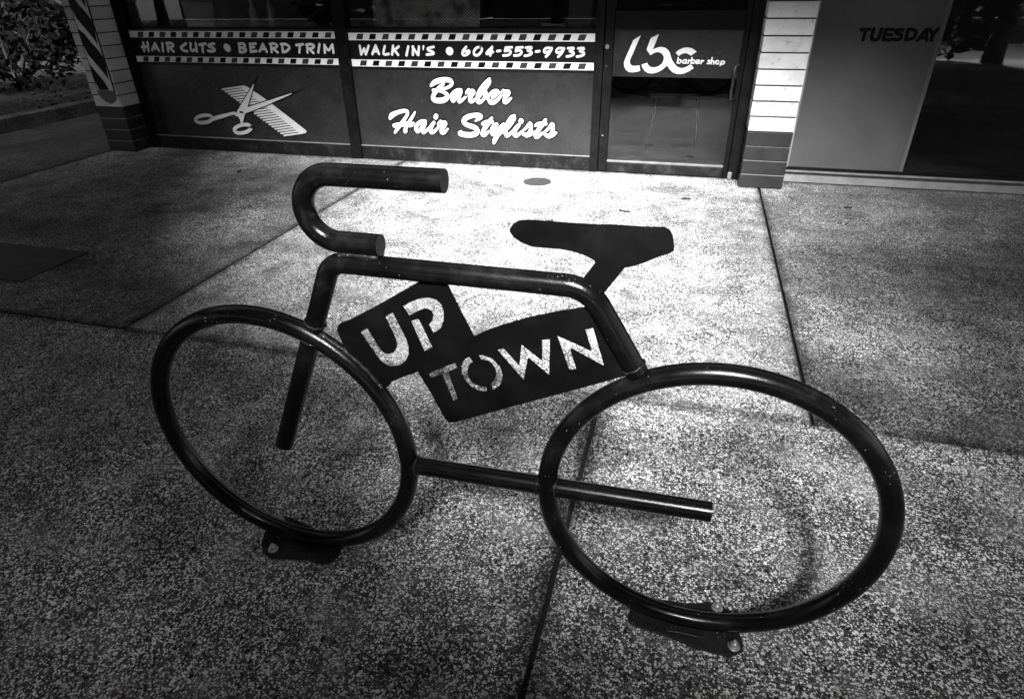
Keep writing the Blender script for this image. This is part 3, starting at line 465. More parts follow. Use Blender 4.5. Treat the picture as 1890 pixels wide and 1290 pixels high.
def fillet(pts, rad, seg=10):
    """round the inner corners of a polyline in the x-z plane"""
    P = [Vector(p) for p in pts]
    outp = [P[0]]
    for i in range(1, len(P) - 1):
        a, b, c = P[i - 1], P[i], P[i + 1]
        d1 = (a - b).normalized(); d2 = (c - b).normalized()
        ang = d1.angle(d2)
        rr = rad[i - 1] if isinstance(rad, (list, tuple)) else rad
        t = rr / math.tan(ang / 2)
        bis = (d1 + d2).normalized()
        ctr = b + bis * (rr / math.sin(ang / 2))
        s = b + d1 * t; e = b + d2 * t
        v1 = s - ctr; v2 = e - ctr
        tot = v1.angle(v2)
        ax = v1.cross(v2).normalized()
        for k in range(seg + 1):
            outp.append(ctr + Matrix.Rotation(tot * k / seg, 3, ax) @ v1)
    outp.append(P[-1])
    return outp

def slab_poly(mb, poly, y0, y1, holes=()):
    """extrude an x-z outline (with holes) from y0 to y1"""
    loops = [poly] + list(holes)
    flat = [[Vector((x, 0, z)) for x, z in lp] for lp in loops]
    tris = tessellate_polygon(flat)
    pts = [q for lp in loops for q in lp]
    n = len(pts)
    vs = [(x, y0, z) for x, z in pts] + [(x, y1, z) for x, z in pts]
    fs = [tuple(t) for t in tris] + [tuple(n + i for i in reversed(t)) for t in tris]
    b = 0
    for lp in loops:
        k = len(lp)
        for i in range(k):
            j = (i + 1) % k
            fs.append((b + i, b + j, n + b + j, n + b + i))
        b += k
    mb.add(vs, fs)
    return mb

def smooth2(pts, n=4):
    """Catmull-Rom through (x, z, w) points"""
    if len(pts) < 3:
        return pts
    o = []
    for i in range(len(pts) - 1):
        p0 = pts[max(0, i - 1)]; p1 = pts[i]; p2 = pts[i + 1]; p3 = pts[min(len(pts) - 1, i + 2)]
        for k in range(n):
            t = k / n
            o.append(tuple(0.5 * (2 * p1[c] + (p2[c] - p0[c]) * t + (2 * p0[c] - 5 * p1[c] + 4 * p2[c] - p3[c]) * t * t + (3 * p1[c] - p0[c] - 3 * p2[c] + p3[c]) * t ** 3) for c in range(3)))
    o.append(tuple(pts[-1]))
    return o

def brush(mb, strokes, y, grow=0.0, curve=True, step=0.00006, square=False):
    """flat cut-vinyl strokes of varying width, each a hair in front of the last"""
    for q, st in enumerate(strokes):
        P = smooth2(st) if curve else list(st)
        yy = y - step * q
        n = len(P)
        L = []; Rr = []
        for i in range(n):
            a = P[max(0, i - 1)]; b = P[min(n - 1, i + 1)]
            dx, dz = b[0] - a[0], b[1] - a[1]
            l = math.hypot(dx, dz) or 1
            w = P[i][2] / 2 + grow
            L.append((P[i][0] - dz / l * w, yy, P[i][1] + dx / l * w))
            Rr.append((P[i][0] + dz / l * w, yy, P[i][1] - dx / l * w))
        vs = L + Rr
        fs = [(i, i + 1, n + i + 1, n + i) for i in range(n - 1)]
        mb.add(vs, fs)
        if not square:
            for (c, o_, sg) in ((P[0], P[1], -1), (P[-1], P[-2], -1)):
                w = c[2] / 2 + grow
                a0 = math.atan2(o_[1] - c[1], o_[0] - c[0])
                k = 9
                arc = [(c[0] + w * math.cos(a0 + math.pi / 2 + math.pi * i / k), yy, c[1] + w * math.sin(a0 + math.pi / 2 + math.pi * i / k)) for i in range(k + 1)]
                mb.add(arc, [tuple(range(k + 1))])
    return mb

def letters(strokes, counts, y, mat, parent):
    i = 0
    assert sum(counts) == len(strokes), (sum(counts), len(strokes))
    for c in counts:
        finish('letter', brush(MB(), strokes[i:i + c], y), mat, parent)
        i += c
HAIRCUTS = [3, 3, 1, 3, 1, 2, 2, 1, 1, 3, 4, 3, 3, 2, 2, 3, 1, 3]
WALK = [4, 3, 1, 3, 1, 3, 1, 1, 1, 1, 1, 2, 1, 3, 3, 1, 1, 2, 2, 1, 1]
BARBER = [2, 2, 2, 3, 1, 1]
HAIR = [3, 2, 2, 1, 1, 2, 3, 2, 2, 2, 2, 2]
BSHOP = [2, 2, 2, 2, 1, 2, 1, 2, 1, 2]
TUE = [2, 1, 4, 1, 2, 3, 2]

def outline(mb, poly, y, w):
    """a ribbon of half-width w along a closed outline"""
    n = len(poly)
    A = []; B = []
    for i in range(n):
        a = poly[i - 1]; b = poly[(i + 1) % n]
        dx, dz = b[0] - a[0], b[1] - a[1]
        l = math.hypot(dx, dz) or 1
        A.append((poly[i][0] - dz / l * w, y, poly[i][1] + dx / l * w))
        B.append((poly[i][0] + dz / l * w, y, poly[i][1] - dx / l * w))
    mb.add(A + B, [(i, (i + 1) % n, n + (i + 1) % n, n + i) for i in range(n)])
    return mb

# ------------------------------------------------------------------ the setting: pavement, street
XJ, XR, XB, YC = -2.347, 0.520, -0.203, 1.916
pave = structure(finish('pavement', MB().box(-30, 30, -4.0, 40, -0.40, -0.022), M['soil']))
slab_specs = [  # x0, x1, y0, y1, gain (partly paints the light falloff), wet, seed
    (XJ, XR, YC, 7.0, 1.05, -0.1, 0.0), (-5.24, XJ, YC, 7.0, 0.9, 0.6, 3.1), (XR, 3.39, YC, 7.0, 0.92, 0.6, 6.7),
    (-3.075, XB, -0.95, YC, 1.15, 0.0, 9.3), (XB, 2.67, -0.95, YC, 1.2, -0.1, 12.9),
    (-8.10, -5.24, YC, 9.0, 0.28, 0.7, 15.3), (-5.95, -3.075, -0.95, YC, 0.62, 0.5, 18.8), (-8.10, -5.95, -0.95, YC, 0.7, 0.3, 40.0),  # far-left slab colour cut low to imitate deep shade
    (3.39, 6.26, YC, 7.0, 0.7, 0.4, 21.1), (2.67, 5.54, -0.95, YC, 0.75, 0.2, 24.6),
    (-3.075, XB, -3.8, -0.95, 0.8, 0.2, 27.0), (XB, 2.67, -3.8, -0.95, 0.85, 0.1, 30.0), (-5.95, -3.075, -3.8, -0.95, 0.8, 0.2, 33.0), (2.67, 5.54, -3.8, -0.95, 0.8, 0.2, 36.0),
]
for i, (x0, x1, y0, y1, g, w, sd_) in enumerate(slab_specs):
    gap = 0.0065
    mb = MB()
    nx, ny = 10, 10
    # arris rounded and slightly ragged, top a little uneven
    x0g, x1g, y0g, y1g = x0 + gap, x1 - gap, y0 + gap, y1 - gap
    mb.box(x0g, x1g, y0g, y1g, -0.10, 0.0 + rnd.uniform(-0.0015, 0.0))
    finish('concrete_slab', mb, concrete('slab_concrete', g, w, sd_, (x0, x1, y0, min(y1, D - 0.01) if x0 > -5.3 else y1), 0.02 if i == 0 else -0.1), pave, bevel=0.007, seg=3)  # paler skin on the middle slab adds to the painted sun pool

kerb = structure(finish('kerb', MB().box(-30, 30, -4.0, -3.82, -0.3, 0.0), M['kerbc'], bevel=0.015, seg=2))
road = structure(finish('road', MB().box(-30, 30, -14.0, -4.0, -0.40, -0.14), M['asphalt']))
for k in range(5):
    finish('lane_mark', MB().box(-9.5 + 4 * k, -7.5 + 4 * k, -8.9, -8.75, -0.1385, -0.136), M['line'], road)
structure(finish('far_pavement', MB().box(-30, 30, -18.0, -14.0, -0.40, 0.0), M['kerbc'], bevel=0.02))

# ------------------------------------------------------------------ barber shop
def block_pillar(shop, x0, x1, y0, y1, mortar_gap=0.0045):
    core = finish('pillar', MB().box(x0 + 0.008, x1 - 0.008, y0 + 0.008, y1, 0.0, 2.5), M['mortard'], shop)
    src = {}
    zs = [0.0, 0.0935, 0.192, 0.291, 0.390] + [0.390 + 0.0995 * k for k in range(1, 22)]
    # pale worn mortar strips behind the dark courses
    finish('mortar', MB().box(x0 + 0.004, x1 - 0.004, y0 + 0.004, y1 - 0.002, 0.002, 0.388), M['mortarl'], core)
    for i in range(len(zs) - 1):
        dark = i < 4
        jy, jx = rnd.uniform(-0.0025, 0.0015), rnd.uniform(-0.002, 0.002)
        mb = MB().box(x0 + jx, x1 + jx, y0 + jy, y1 - 0.001, zs[i] + (mortar_gap if i else 0.001), zs[i + 1] - mortar_gap * (0.4 if dark else 1))
        b = finish('block', mb, M['brickb' if dark else 'brickw'], core, bevel=0.004, seg=2)
        if dark:
            b['label'] = 'dark painted block'
    return core

shop = empty('barber_shop', (-2.3, D, 0), 'barber shop front with dark lettered panels, glass door and white block pillars', 'shop')
# wall mass behind and above, with the dark room open behind the glass
wall = MB()
wall.box(-5.25, 0.68, D + 0.10, D + 0.25, 2.5, 4.6)
wall.box(-5.25, -4.95, D + 0.03, 9.0, 0.0, 2.5)
finish('wall', wall, M['stucco'], shop)
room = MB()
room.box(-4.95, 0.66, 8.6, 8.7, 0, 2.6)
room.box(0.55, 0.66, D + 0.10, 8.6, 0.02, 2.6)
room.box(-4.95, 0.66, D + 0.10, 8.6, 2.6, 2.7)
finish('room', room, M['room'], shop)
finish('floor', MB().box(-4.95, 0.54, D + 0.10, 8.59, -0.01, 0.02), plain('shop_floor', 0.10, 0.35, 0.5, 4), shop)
block_pillar(shop, -5.243, -4.950, DP, D + 0.03)
pr = block_pillar(shop, 0.376, 0.673, DP, D + 0.03)
canopy = finish('canopy', MB().box(-5.6, 0.675, 2.98, D + 0.1, 2.62, 2.80), M['soffit'], shop, bevel=0.01)
finish('fascia', MB().box(-5.62, 0.675, 2.93, 2.979, 2.50, 3.15), M['frame'], canopy, bevel=0.008)

def panel(name_label, x0, x1, z0, z1):
    p = finish('panel', MB().box(x0, x1, D, D + 0.03, z0, z1), M['panel'], shop)
    p['label'] = name_label
    return p
pL = panel('dark panel with scissors and comb', -4.868, -2.842, 0.118, 1.004)
pC = panel('dark panel with brush lettering', -2.742, -0.752, 0.114, 1.004)

def band(p, x0, x1, zt0, zt1, zb0, zb1, sq, strokes, counts):
    finish('lettering_band', MB().box(x0, x1, D - 0.0012, D - 0.0002, zb0 - 0.022, 0.9985), M['band'], p)
    for z0, z1 in ((zt0, zt1), (zb0, zb1)):
        finish('checker_strip', MB().box(x0 + 0.006, x1 - 0.006, D - 0.0024, D - 0.0014, z0, z1), M['white'], p)
    for s in sq:
        A, B = s[:4], s[4:]
        n = 17
        for k in range(n):
            t = k / (n - 1)
            q = [(a[0] + (b[0] - a[0]) * t, a[1] + (b[1] - a[1]) * t) for a, b in zip(A, B)]
            # outer dark square, inner grey square on every other one
            dark = (k % 2 == 1)
            mb = MB(); slab_poly(mb, q, D - 0.0034, D - 0.0026)
            o = finish('checker_square', mb, M['black'], p)
            if not dark:
                c = (sum(v[0] for v in q) / 4, sum(v[1] for v in q) / 4)
                qi = [(c[0] + (v[0] - c[0]) * 0.84, c[1] + (v[1] - c[1]) * 0.84) for v in q]
                mb = MB(); slab_poly(mb, qi, D - 0.0044, D - 0.0036)
                finish('checker_square', mb, M['greyv'], p)
    letters(strokes, counts, D - 0.003, M['white'], p)

band(pL, -4.868, -2.842, 0.938, 0.990, 0.744, 0.791, DATA['sqL'], DATA['haircuts'], HAIRCUTS)
band(pC, -2.742, -0.752, 0.9275, 0.981, 0.737, 0.788, DATA['sqC'], DATA['walk'], WALK)

for key, cnt in (('barber', BARBER), ('hair', HAIR)):
    finish('lettering_outline', brush(MB(), DATA[key], D - 0.0006, grow=0.0105), M['black'], pC)  # black vinyl outline behind the white letters
    letters(DATA[key], cnt, D - 0.004, M['white'], pC)

# scissors and comb print
mb = MB(); brush(mb, DATA['comb_teeth'], D - 0.0008, grow=0.0075); outline(mb, DATA['comb_spine'], D - 0.003, 0.0085)
finish('print_outline', mb, M['black'], pL)  # printed black outline around the comb
mb = MB(); brush(mb, DATA['comb_teeth'], D - 0.0032); slab_poly(mb, DATA['comb_spine'], D - 0.0056, D - 0.005)
finish('comb_print', mb, M['silver'], pL)
mb = MB()
for q in DATA['blades']:
    outline(mb, q, D - 0.0062, 0.009)
brush(mb, DATA['handles'], D - 0.0059, grow=0.008)
for q in DATA['tips']:
    slab_poly(mb, q, D - 0.0070, D - 0.0066)
finish('print_outline', mb, M['black'], pL)  # printed black outline and dark blade tips of the scissors
mb = MB()
for i, q in enumerate(DATA['blades']):
    slab_poly(mb, q, D - 0.0082 - 0.0006 * (1 - i), D - 0.0078 - 0.0006 * (1 - i))
brush(mb, DATA['handles'], D - 0.0076)
finish('scissors_print', mb, M['silver'], pL)
finish('scissors_print', brush(MB(), DATA['pivot'], D - 0.0094), M['black'], pL)

# black metal frame: mullions, rails, base
def rail(x0, x1, z0, z1, y0=D - 0.03, y1=D + 0.06, mat='frame', nm='frame', bev=0.004):
    return finish(nm, MB().box(x0, x1, y0, y1, z0, z1), M[mat], shop, bevel=bev, seg=2)
rail(-4.945, -4.868, 0.0, 2.5)
rail(-2.842, -2.742, 0.0, 2.5)
rail(-0.752, -0.690, 0.0, 2.5)
rail(0.300, 0.374, 0.0, 2.5)
for x0, x1 in ((-4.867, -2.843), (-2.741, -0.753)):
    rail(x0, x1, 0.0, 0.108, D - 0.012, D + 0.05, 'kick', 'base_rail')
    finish('base_trim', MB().box(x0, x1, D - 0.019, D + 0.02, 0.1085, 0.1165), M['sill'], shop, bevel=0.002)
    rail(x0, x1, 1.0045, 1.018, D - 0.016, D + 0.05, 'frame', 'sill_rail', 0.003)
    rail(x0, x1, 2.40, 2.5, D - 0.02, D + 0.05, 'frame', 'head_rail')
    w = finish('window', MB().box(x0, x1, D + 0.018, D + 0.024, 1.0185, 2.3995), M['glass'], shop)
rail(-0.689, 0.299, 2.40, 2.5, D - 0.02, D + 0.05, 'frame', 'head_rail')

# door
door = finish('door', MB().box(-0.686, -0.618, D - 0.022, D + 0.022, 0.006, 2.395), M['frame'], shop, bevel=0.004)
finish('stile', MB().box(0.262, 0.297, D - 0.022, D + 0.022, 0.006, 2.395), M['frame'], door, bevel=0.004)
finish('kick_rail', MB().box(-0.6175, 0.2615, D - 0.021, D + 0.021, 0.006, 0.078), M['kick'], door, bevel=0.004)
finish('glazing_bead', MB().box(-0.6175, 0.2615, D - 0.018, D + 0.010, 0.0785, 0.094), M['sill'], door, bevel=0.003)
finish('top_rail', MB().box(-0.6175, 0.2615, D - 0.021, D + 0.021, 2.28, 2.395), M['frame'], door, bevel=0.004)
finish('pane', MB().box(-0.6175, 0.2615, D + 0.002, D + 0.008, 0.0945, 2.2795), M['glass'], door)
finish('push_rail', MB().box(-0.6175, 0.2615, D - 0.021, D - 0.001, 1.004, 1.13), M['frame'], door, bevel=0.004)
finish('door_sign', MB().box(-0.616, 0.2605, D - 0.0005, D + 0.0012, 0.699, 1.0035), M['panel'], door)
mb = MB()
for q in DATA['lbc']:
    outline(mb, q, D - 0.0012, 0.006)
finish('lettering_outline', mb, M['black'], door)  # printed black outline around the door letters
for q in DATA['lbc']:
    finish('letter', slab_poly(MB(), q, D - 0.0026, D - 0.0020), M['white'], door)
finish('lettering_outline', brush(MB(), DATA['bshop'], D - 0.0034, grow=0.0042), M['black'], door)
letters(DATA['bshop'], BSHOP, D - 0.0055, M['white'], door)
# lock cylinder and pull handle
mb = MB(); tube(mb, [(-0.662, D - 0.034, 0.899), (-0.662, D - 0.02, 0.899)], 0.016, 16)
finish('lock', mb, M['chrome'], door)
for z in (0.77, 0.28):
    mb = MB(); tube(mb, [(-0.660, D - 0.026, z), (-0.660, D - 0.02, z)], 0.006, 10)
    finish('screw', mb, M['chrome'], door)
hp = fillet([(0.272, D - 0.02, 0.79), (0.236, D - 0.07, 0.79), (0.236, D - 0.07, 0.565), (0.272, D - 0.02, 0.565)], 0.028, 6)
mb = MB(); tube(mb, hp, 0.011, 12)
finish('handle', mb, chipped('handle_paint', 0.015, 0.2, 0.3, 200, 0.8), door, smooth=True)
# hinge shoe at the foot of the door
finish('pivot_shoe', MB().box(0.300, 0.330, D - 0.05, D - 0.031, 0.002, 0.055), M['sill'], door, bevel=0.005)

# barber pole sign fixed to the left pillar
pole = empty('barber_pole_sign', (-5.06, DP, 0.43), 'flat striped barber pole sign with rounded grey foot on white block pillar', 'sign')
body = [(-5.158, 1.75), (-4.978, 1.75), (-4.978, 0.532), (-5.158, 0.532)]
mb = MB(); slab_poly(mb, body, DP - 0.008, DP - 0.0005)
finish('board', mb, M['silver'], pole)
mb = MB()
slab_poly(mb, [(-5.16, 1.75), (-5.154, 1.75), (-5.154, 0.53), (-5.16, 0.53)], DP - 0.0088, DP - 0.001)
slab_poly(mb, [(-4.982, 1.75), (-4.974, 1.75), (-4.974, 0.53), (-4.982, 0.53)], DP - 0.0088, DP - 0.001)
finish('edge_strip', mb, M['black'], pole)
for z in (0.0, 0.28, 0.56):
    for q in DATA['pole_stripes'][:2]:
        qq = [(max(-5.153, min(-4.983, x)), zz + z) for x, zz in q]
        if max(v[1] for v in qq) > 1.74 or (z > 0 and q is DATA['pole_stripes'][1]):
            continue
        mb = MB(); slab_poly(mb, qq, DP - 0.0096, DP - 0.0082)
        finish('stripe', mb, M['black'], pole)
cap = [(-5.164, 0.531), (-4.972, 0.531), (-4.976, 0.500), (-4.995, 0.465), (-5.030, 0.437), (-5.068, 0.428), (-5.105, 0.437), (-5.140, 0.465), (-5.160, 0.500)]
mb = MB(); slab_poly(mb, cap, DP - 0.0105, DP - 0.001)
finish('foot', mb, M['cap'], pole)

# papers and bottles on the sill inside the windows
def sheet(x0, x1, z1, mat, label, cat, lean=0.05, name='poster'):
    mb = MB()
    y0 = D + 0.05
    mb.add([(x0, y0, 1.019), (x1, y0, 1.019), (x1, y0 + lean, z1), (x0, y0 + lean, z1), (x0, y0 + 0.004, 1.019), (x1, y0 + 0.004, 1.019), (x1, y0 + lean + 0.004, z1), (x0, y0 + lean + 0.004, z1)],
           [(0, 1, 2, 3), (5, 4, 7, 6), (0, 4, 5, 1), (1, 5, 6, 2), (2, 6, 7, 3), (3, 7, 4, 0)])
    return tag(finish(name, mb, mat), label, cat)
sheet(-2.53, -1.65, 1.32, M['hatch'], 'wide hatched picture leaning behind the glass above the brush lettering', 'poster')
sheet(-4.50, -4.02, 1.20, M['paper'], 'pale card behind the glass above the hair cuts lettering', 'card', name='card')
sheet(-4.78, -4.53, 1.25, M['cap'], 'grey card at the left end of the window sill', 'card', name='card')
sheet(-0.97, -0.80, 1.22, M['cap'], 'small grey card on the sill beside the door', 'card', name='card')
def bottle(x, h, r, mat, label):
    mb = MB()
    prof = [(r, 0.0), (r, h * 0.6), (r * 0.5, h * 0.72), (r * 0.38, h)]
    n = 14
    vs = [(x + a * math.cos(2 * math.pi * k / n), D + 0.09 + a * math.sin(2 * math.pi * k / n), 1.019 + z) for a, z in prof for k in range(n)]
    fs = [(i * n + k, i * n + (k + 1) % n, (i + 1) * n + (k + 1) % n, (i + 1) * n + k) for i in range(3) for k in range(n)]
    fs += [tuple(range(n)), tuple(3 * n + k for k in range(n))]
    mb.add(vs, fs)
    tag(finish('bottle', mb, mat, smooth=False), label, 'bottle')
finish('inner_sill', MB().box(-4.867, -0.753, D + 0.0505, D + 0.22, 0.97, 1.0175), M['room'], shop)
bottle(-3.90, 0.22, 0.035, M['cap'], 'grey bottle on the window sill nearest the pale card')
bottle(-3.64, 0.20, 0.030, M['paper'], 'pale bottle on the window sill between two other bottles')
bottle(-3.47, 0.24, 0.028, M['silver'], 'slim silver bottle on the window sill nearest the mullion')
mb = MB()
tube(mb, [(-1.18, D + 0.08, 1.035), (-1.12, D + 0.08, 1.032), (-1.06, D + 0.09, 1.028), (-1.0, D + 0.10, 1.028)], 0.014, 8, rfun=lambda t: 0.011 + 0.006 * math.sin(9 * t))
tag(finish('ornament', mb, M['paper'], smooth=True), 'small pale ornament lying on the sill behind the phone number', 'ornament')

ch = empty('chair', (-0.16, 5.9, 0.02), 'chair with thin chrome legs inside, seen through the glass door', 'chair')
finish('seat', MB().box(-0.40, 0.06, 5.74, 6.16, 0.455, 0.50), M['frame'], ch, bevel=0.015, seg=3)
finish('backrest', MB().box(-0.38, 0.04, 6.14, 6.18, 0.62, 0.95), M['frame'], ch, bevel=0.015, seg=3)
for x0_, y0_, x1_, y1_ in ((-0.30, 5.76, -0.375, 5.72), (0.03, 5.76, 0.045, 5.72), (-0.34, 6.14, -0.39, 6.2), (0.0, 6.14, 0.05, 6.2)):
    mb = MB(); tube(mb, [(x0_, y0_, 0.456), (x1_, y1_, 0.021)], 0.009, 10)
    finish('leg', mb, M['chrome'], ch, smooth=True)
for x_ in (-0.34, 0.0):
    mb = MB(); tube(mb, [(x_, 6.15, 0.456), (x_, 6.16, 0.64)], 0.009, 10)
    finish('upright', mb, M['chrome'], ch, smooth=True)

# ------------------------------------------------------------------ neighbouring shop on the right
nb = empty('neighbour_shop', (2.5, D, 0), 'shop window right of the white pillar with grey film and dark glass', 'shop')
finish('upstand', MB().box(0.674, 7.0, D - 0.02, D + 0.2, 0.0, 0.079), M['upstand'], nb, bevel=0.006)
finish('sill', MB().box(0.674, 7.0, D - 0.045, D + 0.05, 0.0795, 0.092), M['sill'], nb, bevel=0.003)
finish('sill_gasket', MB().box(0.674, 7.0, D - 0.018, D + 0.05, 0.0925, 0.112), M['frame'], nb)
finish('window', MB().box(0.674, 7.0, D + 0.0, D + 0.006, 0.1125, 2.4), M['glass'], nb)
finish('jamb', MB().box(0.674, 0.712, D - 0.035, D - 0.0005, 0.1125, 2.4), M['upstand'], nb, bevel=0.003)
finish('window_film', MB().box(0.714, 1.452, D - 0.0025, D - 0.0005, 0.1125, 2.38), M['frost'], nb)
finish('film_edge', MB().box(1.4525, 1.475, D - 0.0025, D - 0.0005, 0.1125, 2.38), M['cap'], nb)
letters(DATA['tuesday'], TUE, D - 0.0032, M['black'], nb)
finish('wall', MB().box(0.682, 7.0, D + 0.02, D + 0.25, 2.41, 4.6), M['stucco'], nb)
ca2 = finish('canopy', MB().box(0.68, 7.0, 2.98, D + 0.019, 2.62, 2.80), M['soffit'], nb, bevel=0.01)
finish('fascia', MB().box(0.68, 7.0, 2.93, 2.979, 2.50, 3.15), M['frame'], ca2, bevel=0.008)
room = MB()
room.box(0.70, 7.0, 8.6, 8.7, 0, 2.4)
room.box(0.70, 7.0, D + 0.21, 8.6, -0.01, 0.03)
room.box(0.70, 7.0, D + 0.30, 8.6, 2.42, 2.5)
finish('room', room, M['room'], nb)

# ------------------------------------------------------------------ the bicycle-shaped rack
RAD = 0.0211
RW = 0.335
C1, C2 = (-0.8724, 0.3640), (0.1241, 0.3640)
rack = empty('bike_rack', (-0.374, YR, 0), 'black steel pipe bike rack shaped like a bicycle with uptown sign plate', 'bike rack')
def P3(x, z):
    return (x, YR, z)
for c in (C1, C2):
    mb = MB()
    tube(mb, [P3(c[0] + RW * math.cos(2 * math.pi * k / 96), c[1] + RW * math.sin(2 * math.pi * k / 96)) for k in range(96)], RAD, 24, closed=True)
    finish('wheel', mb, M['rack'], rack, smooth=True)

def pipe(name, pts, caps=True, bev=True):
    """pipe with slightly rounded cut ends"""
    mb = MB()
    tube(mb, pts, RAD, 24, cap=caps)
    o = finish(name, mb, M['rack'], rack, smooth=True)
    for p in o.data.polygons:
        if len(p.vertices) > 4:
            p.use_smooth = False
    o.data.set_sharp_from_angle(angle=R(50))
    return o

def on_wheel(c, ang, r=RW):
    return (c[0] + r * math.cos(ang), c[1] + r * math.sin(ang))
# fork line through the front hub, top tube, seat tube down on to the rear wheel
fd = Vector((-0.6791 + 0.8711, 0, 0.7843 - 0.3413)).normalized()
hub = Vector(P3(C1[0] + 0.003, C1[1] - 0.020))
def fork_at(z):
    t = (z - hub.z) / fd.z
    return hub + fd * t
top_z = 0.843
w_hit = fork_at(C1[1] + RW * 0.93)
seat_a = Vector(P3(-0.1124, 0.7939)); seat_b = Vector(P3(-0.0562, 0.7015))
sdir = (seat_b - seat_a).normalized()
corner2 = seat_a - sdir * ((top_z - seat_a.z) / (-sdir.z))
seat_end = seat_a + sdir * ((seat_a.z - 0.680) / -sdir.z)
corner1 = fork_at(top_z)
pipe('frame_tube', fillet([fork_at(0.690), corner1, corner2, seat_end], [0.048, 0.075], 14))
pipe('fork', [fork_at(C1[1] - 0.018), fork_at(0.672)])
bz = lambda x: 0.3519 + (x + 0.5316) * (0.3684 - 0.3519) / (0.1331 + 0.5316)
pipe('crossbar', [P3(C1[0] + RW + 0.006, bz(-0.53)), P3(C2[0] - RW - 0.006, bz(-0.21))])
pipe('crossbar', [P3(C2[0] - RW + 0.006, bz(-0.20)), P3(0.1341, bz(0.134))])
hb = fillet([P3(-0.5400, 0.8868), P3(-0.690, 0.8868), P3(-0.690, 1.0150), P3(-0.4020, 1.0164)], [0.0635, 0.0635], 14)
pipe('handlebar', hb)
# weld bead under the handlebar and saddle, collars where tubes meet
def bead(pts, r=0.006, wob=0.0025):
    mb = MB()
    P = [Vector(p) for p in pts]
    Q = []
    for i in range(len(P) - 1):
        for k in range(6):
            Q.append(P[i].lerp(P[i + 1], k / 6) + Vector((rnd.uniform(-1, 1), rnd.uniform(-1, 1), rnd.uniform(-1, 1))) * wob * 0.4)
    Q.append(P[-1])
    tube(mb, Q, r, 8, rfun=lambda t: r + wob * math.sin(t * 40) * 0.5)
    return finish('weld', mb, M['weld'], rack, smooth=True)
def ring_weld(ctr, axis, r=RAD + 0.0008, tr=0.0022, cut=None):
    a = Vector(axis).normalized()
    u = Vector((0, 1, 0)); w = a.cross(u).normalized()
    mb = MB()
    n = 36
    pts = [Vector(ctr) + (u * math.cos(2 * math.pi * k / n) + w * math.sin(2 * math.pi * k / n)) * (r + rnd.uniform(-0.0012, 0.0012)) + a * rnd.uniform(-0.0012, 0.0012) for k in range(n)]
    tube(mb, pts, tr, 8, closed=True)
    finish('weld', mb, M['weld'], rack, smooth=True)
ring_weld(fork_at(0.700), fd)
ring_weld(fork_at(0.659), fd)
ring_weld(P3(C1[0] + RW + RAD - 0.001, bz(-0.53)), (1, 0, 0))
ring_weld(P3(C2[0] - RW - RAD + 0.001, bz(-0.22)), (1, 0, 0))
ring_weld(P3(C2[0] - RW + RAD - 0.001, bz(-0.19)), (1, 0, 0))
ring_weld(seat_end - sdir * 0.014, sdir)
for s in (-1, 1):
    bead([(-0.628, YR + s * 0.009, 0.865), (-0.543, YR + s * 0.009, 0.865)], 0.005)
finish('weld', MB().box(-0.627, -0.542, YR - 0.008, YR + 0.008, 0.858, 0.872), M['weld'], rack, bevel=0.003)

sign = finish('sign_plate', slab_poly(MB(), DATA['plate'], YR - 0.004, YR + 0.004, DATA['plate_holes']), M['plate'], rack)
sign['label'] = 'black plate with the cut out words up town'
seat = finish('saddle', slab_poly(MB(), DATA['seat'], YR - 0.005, YR + 0.005), M['plate'], rack, bevel=0.0012)
seat['label'] = 'flat black plate cut as a saddle'
bead([(-0.180, YR - 0.009, 0.857), (-0.150, YR - 0.012, 0.842), (-0.118, YR - 0.012, 0.815)], 0.006)
# weld along the sign plate where it meets the front wheel
aw = [math.radians(a) for a in (62, 52, 42, 33)]
bead([(C1[0] + (RW + RAD) * math.cos(a), YR - 0.006, C1[1] + (RW + RAD) * math.sin(a)) for a in aw], 0.005)

def base_plate(near, far, bolts):
    poly = [(x, y) for x, y in near] + [(x, y) for x, y in reversed(far)]
    mb = MB()
    flat = [[Vector((x, y, 0)) for x, y in poly]]
    tris = tessellate_polygon(flat)
    n = len(poly)
    vs = [(x, y, 0.0005) for x, y in poly] + [(x, y, 0.0085) for x, y in poly]
    fs = [tuple(reversed(t)) for t in tris] + [tuple(n + i for i in t) for t in tris]
    fs += [(i, (i + 1) % n, n + (i + 1) % n, n + i) for i in range(n)]
    mb.add(vs, fs)
    b = finish('base_plate', mb, M['base'], rack, bevel=0.0012)
    for bx, by in bolts:
        mb = MB()
        k = 20
        def prism(r, z0, z1, k, rot=0.0):
            mb.add([(bx + r * math.cos(rot + 2 * math.pi * i / k), by + r * math.sin(rot + 2 * math.pi * i / k), z) for z in (z0, z1) for i in range(k)],
                   [tuple(range(k)), tuple(k + i for i in range(k))] + [(i, (i + 1) % k, k + (i + 1) % k, k + i) for i in range(k)])
        prism(0.0130, 0.0086, 0.0108, 24)
        finish('washer', mb, M['zinc'], b, bevel=0.0006)
        mb = MB()
        prism(0.0090, 0.0110, 0.0200, 6, rnd.uniform(0, 1))
        prism(0.0046, 0.0201, 0.0270, 12)
        finish('bolt', mb, M['zinc'], b, bevel=0.0006)
    return b
base_plate([(-1.003, 1.000), (-0.990, 0.970), (-0.968, 0.946), (-0.940, 0.938), (-0.900, 0.946), (-0.846, 0.957), (-0.811, 0.953), (-0.785, 0.958), (-0.768, 0.985)],
           [(-1.018, 1.045), (-1.012, 1.066), (-0.990, 1.079), (-0.965, 1.078), (-0.914, 1.066), (-0.870, 1.056), (-0.838, 1.050), (-0.775, 1.040)], [(-0.9475, 0.9631), (-0.990, 1.0585)])
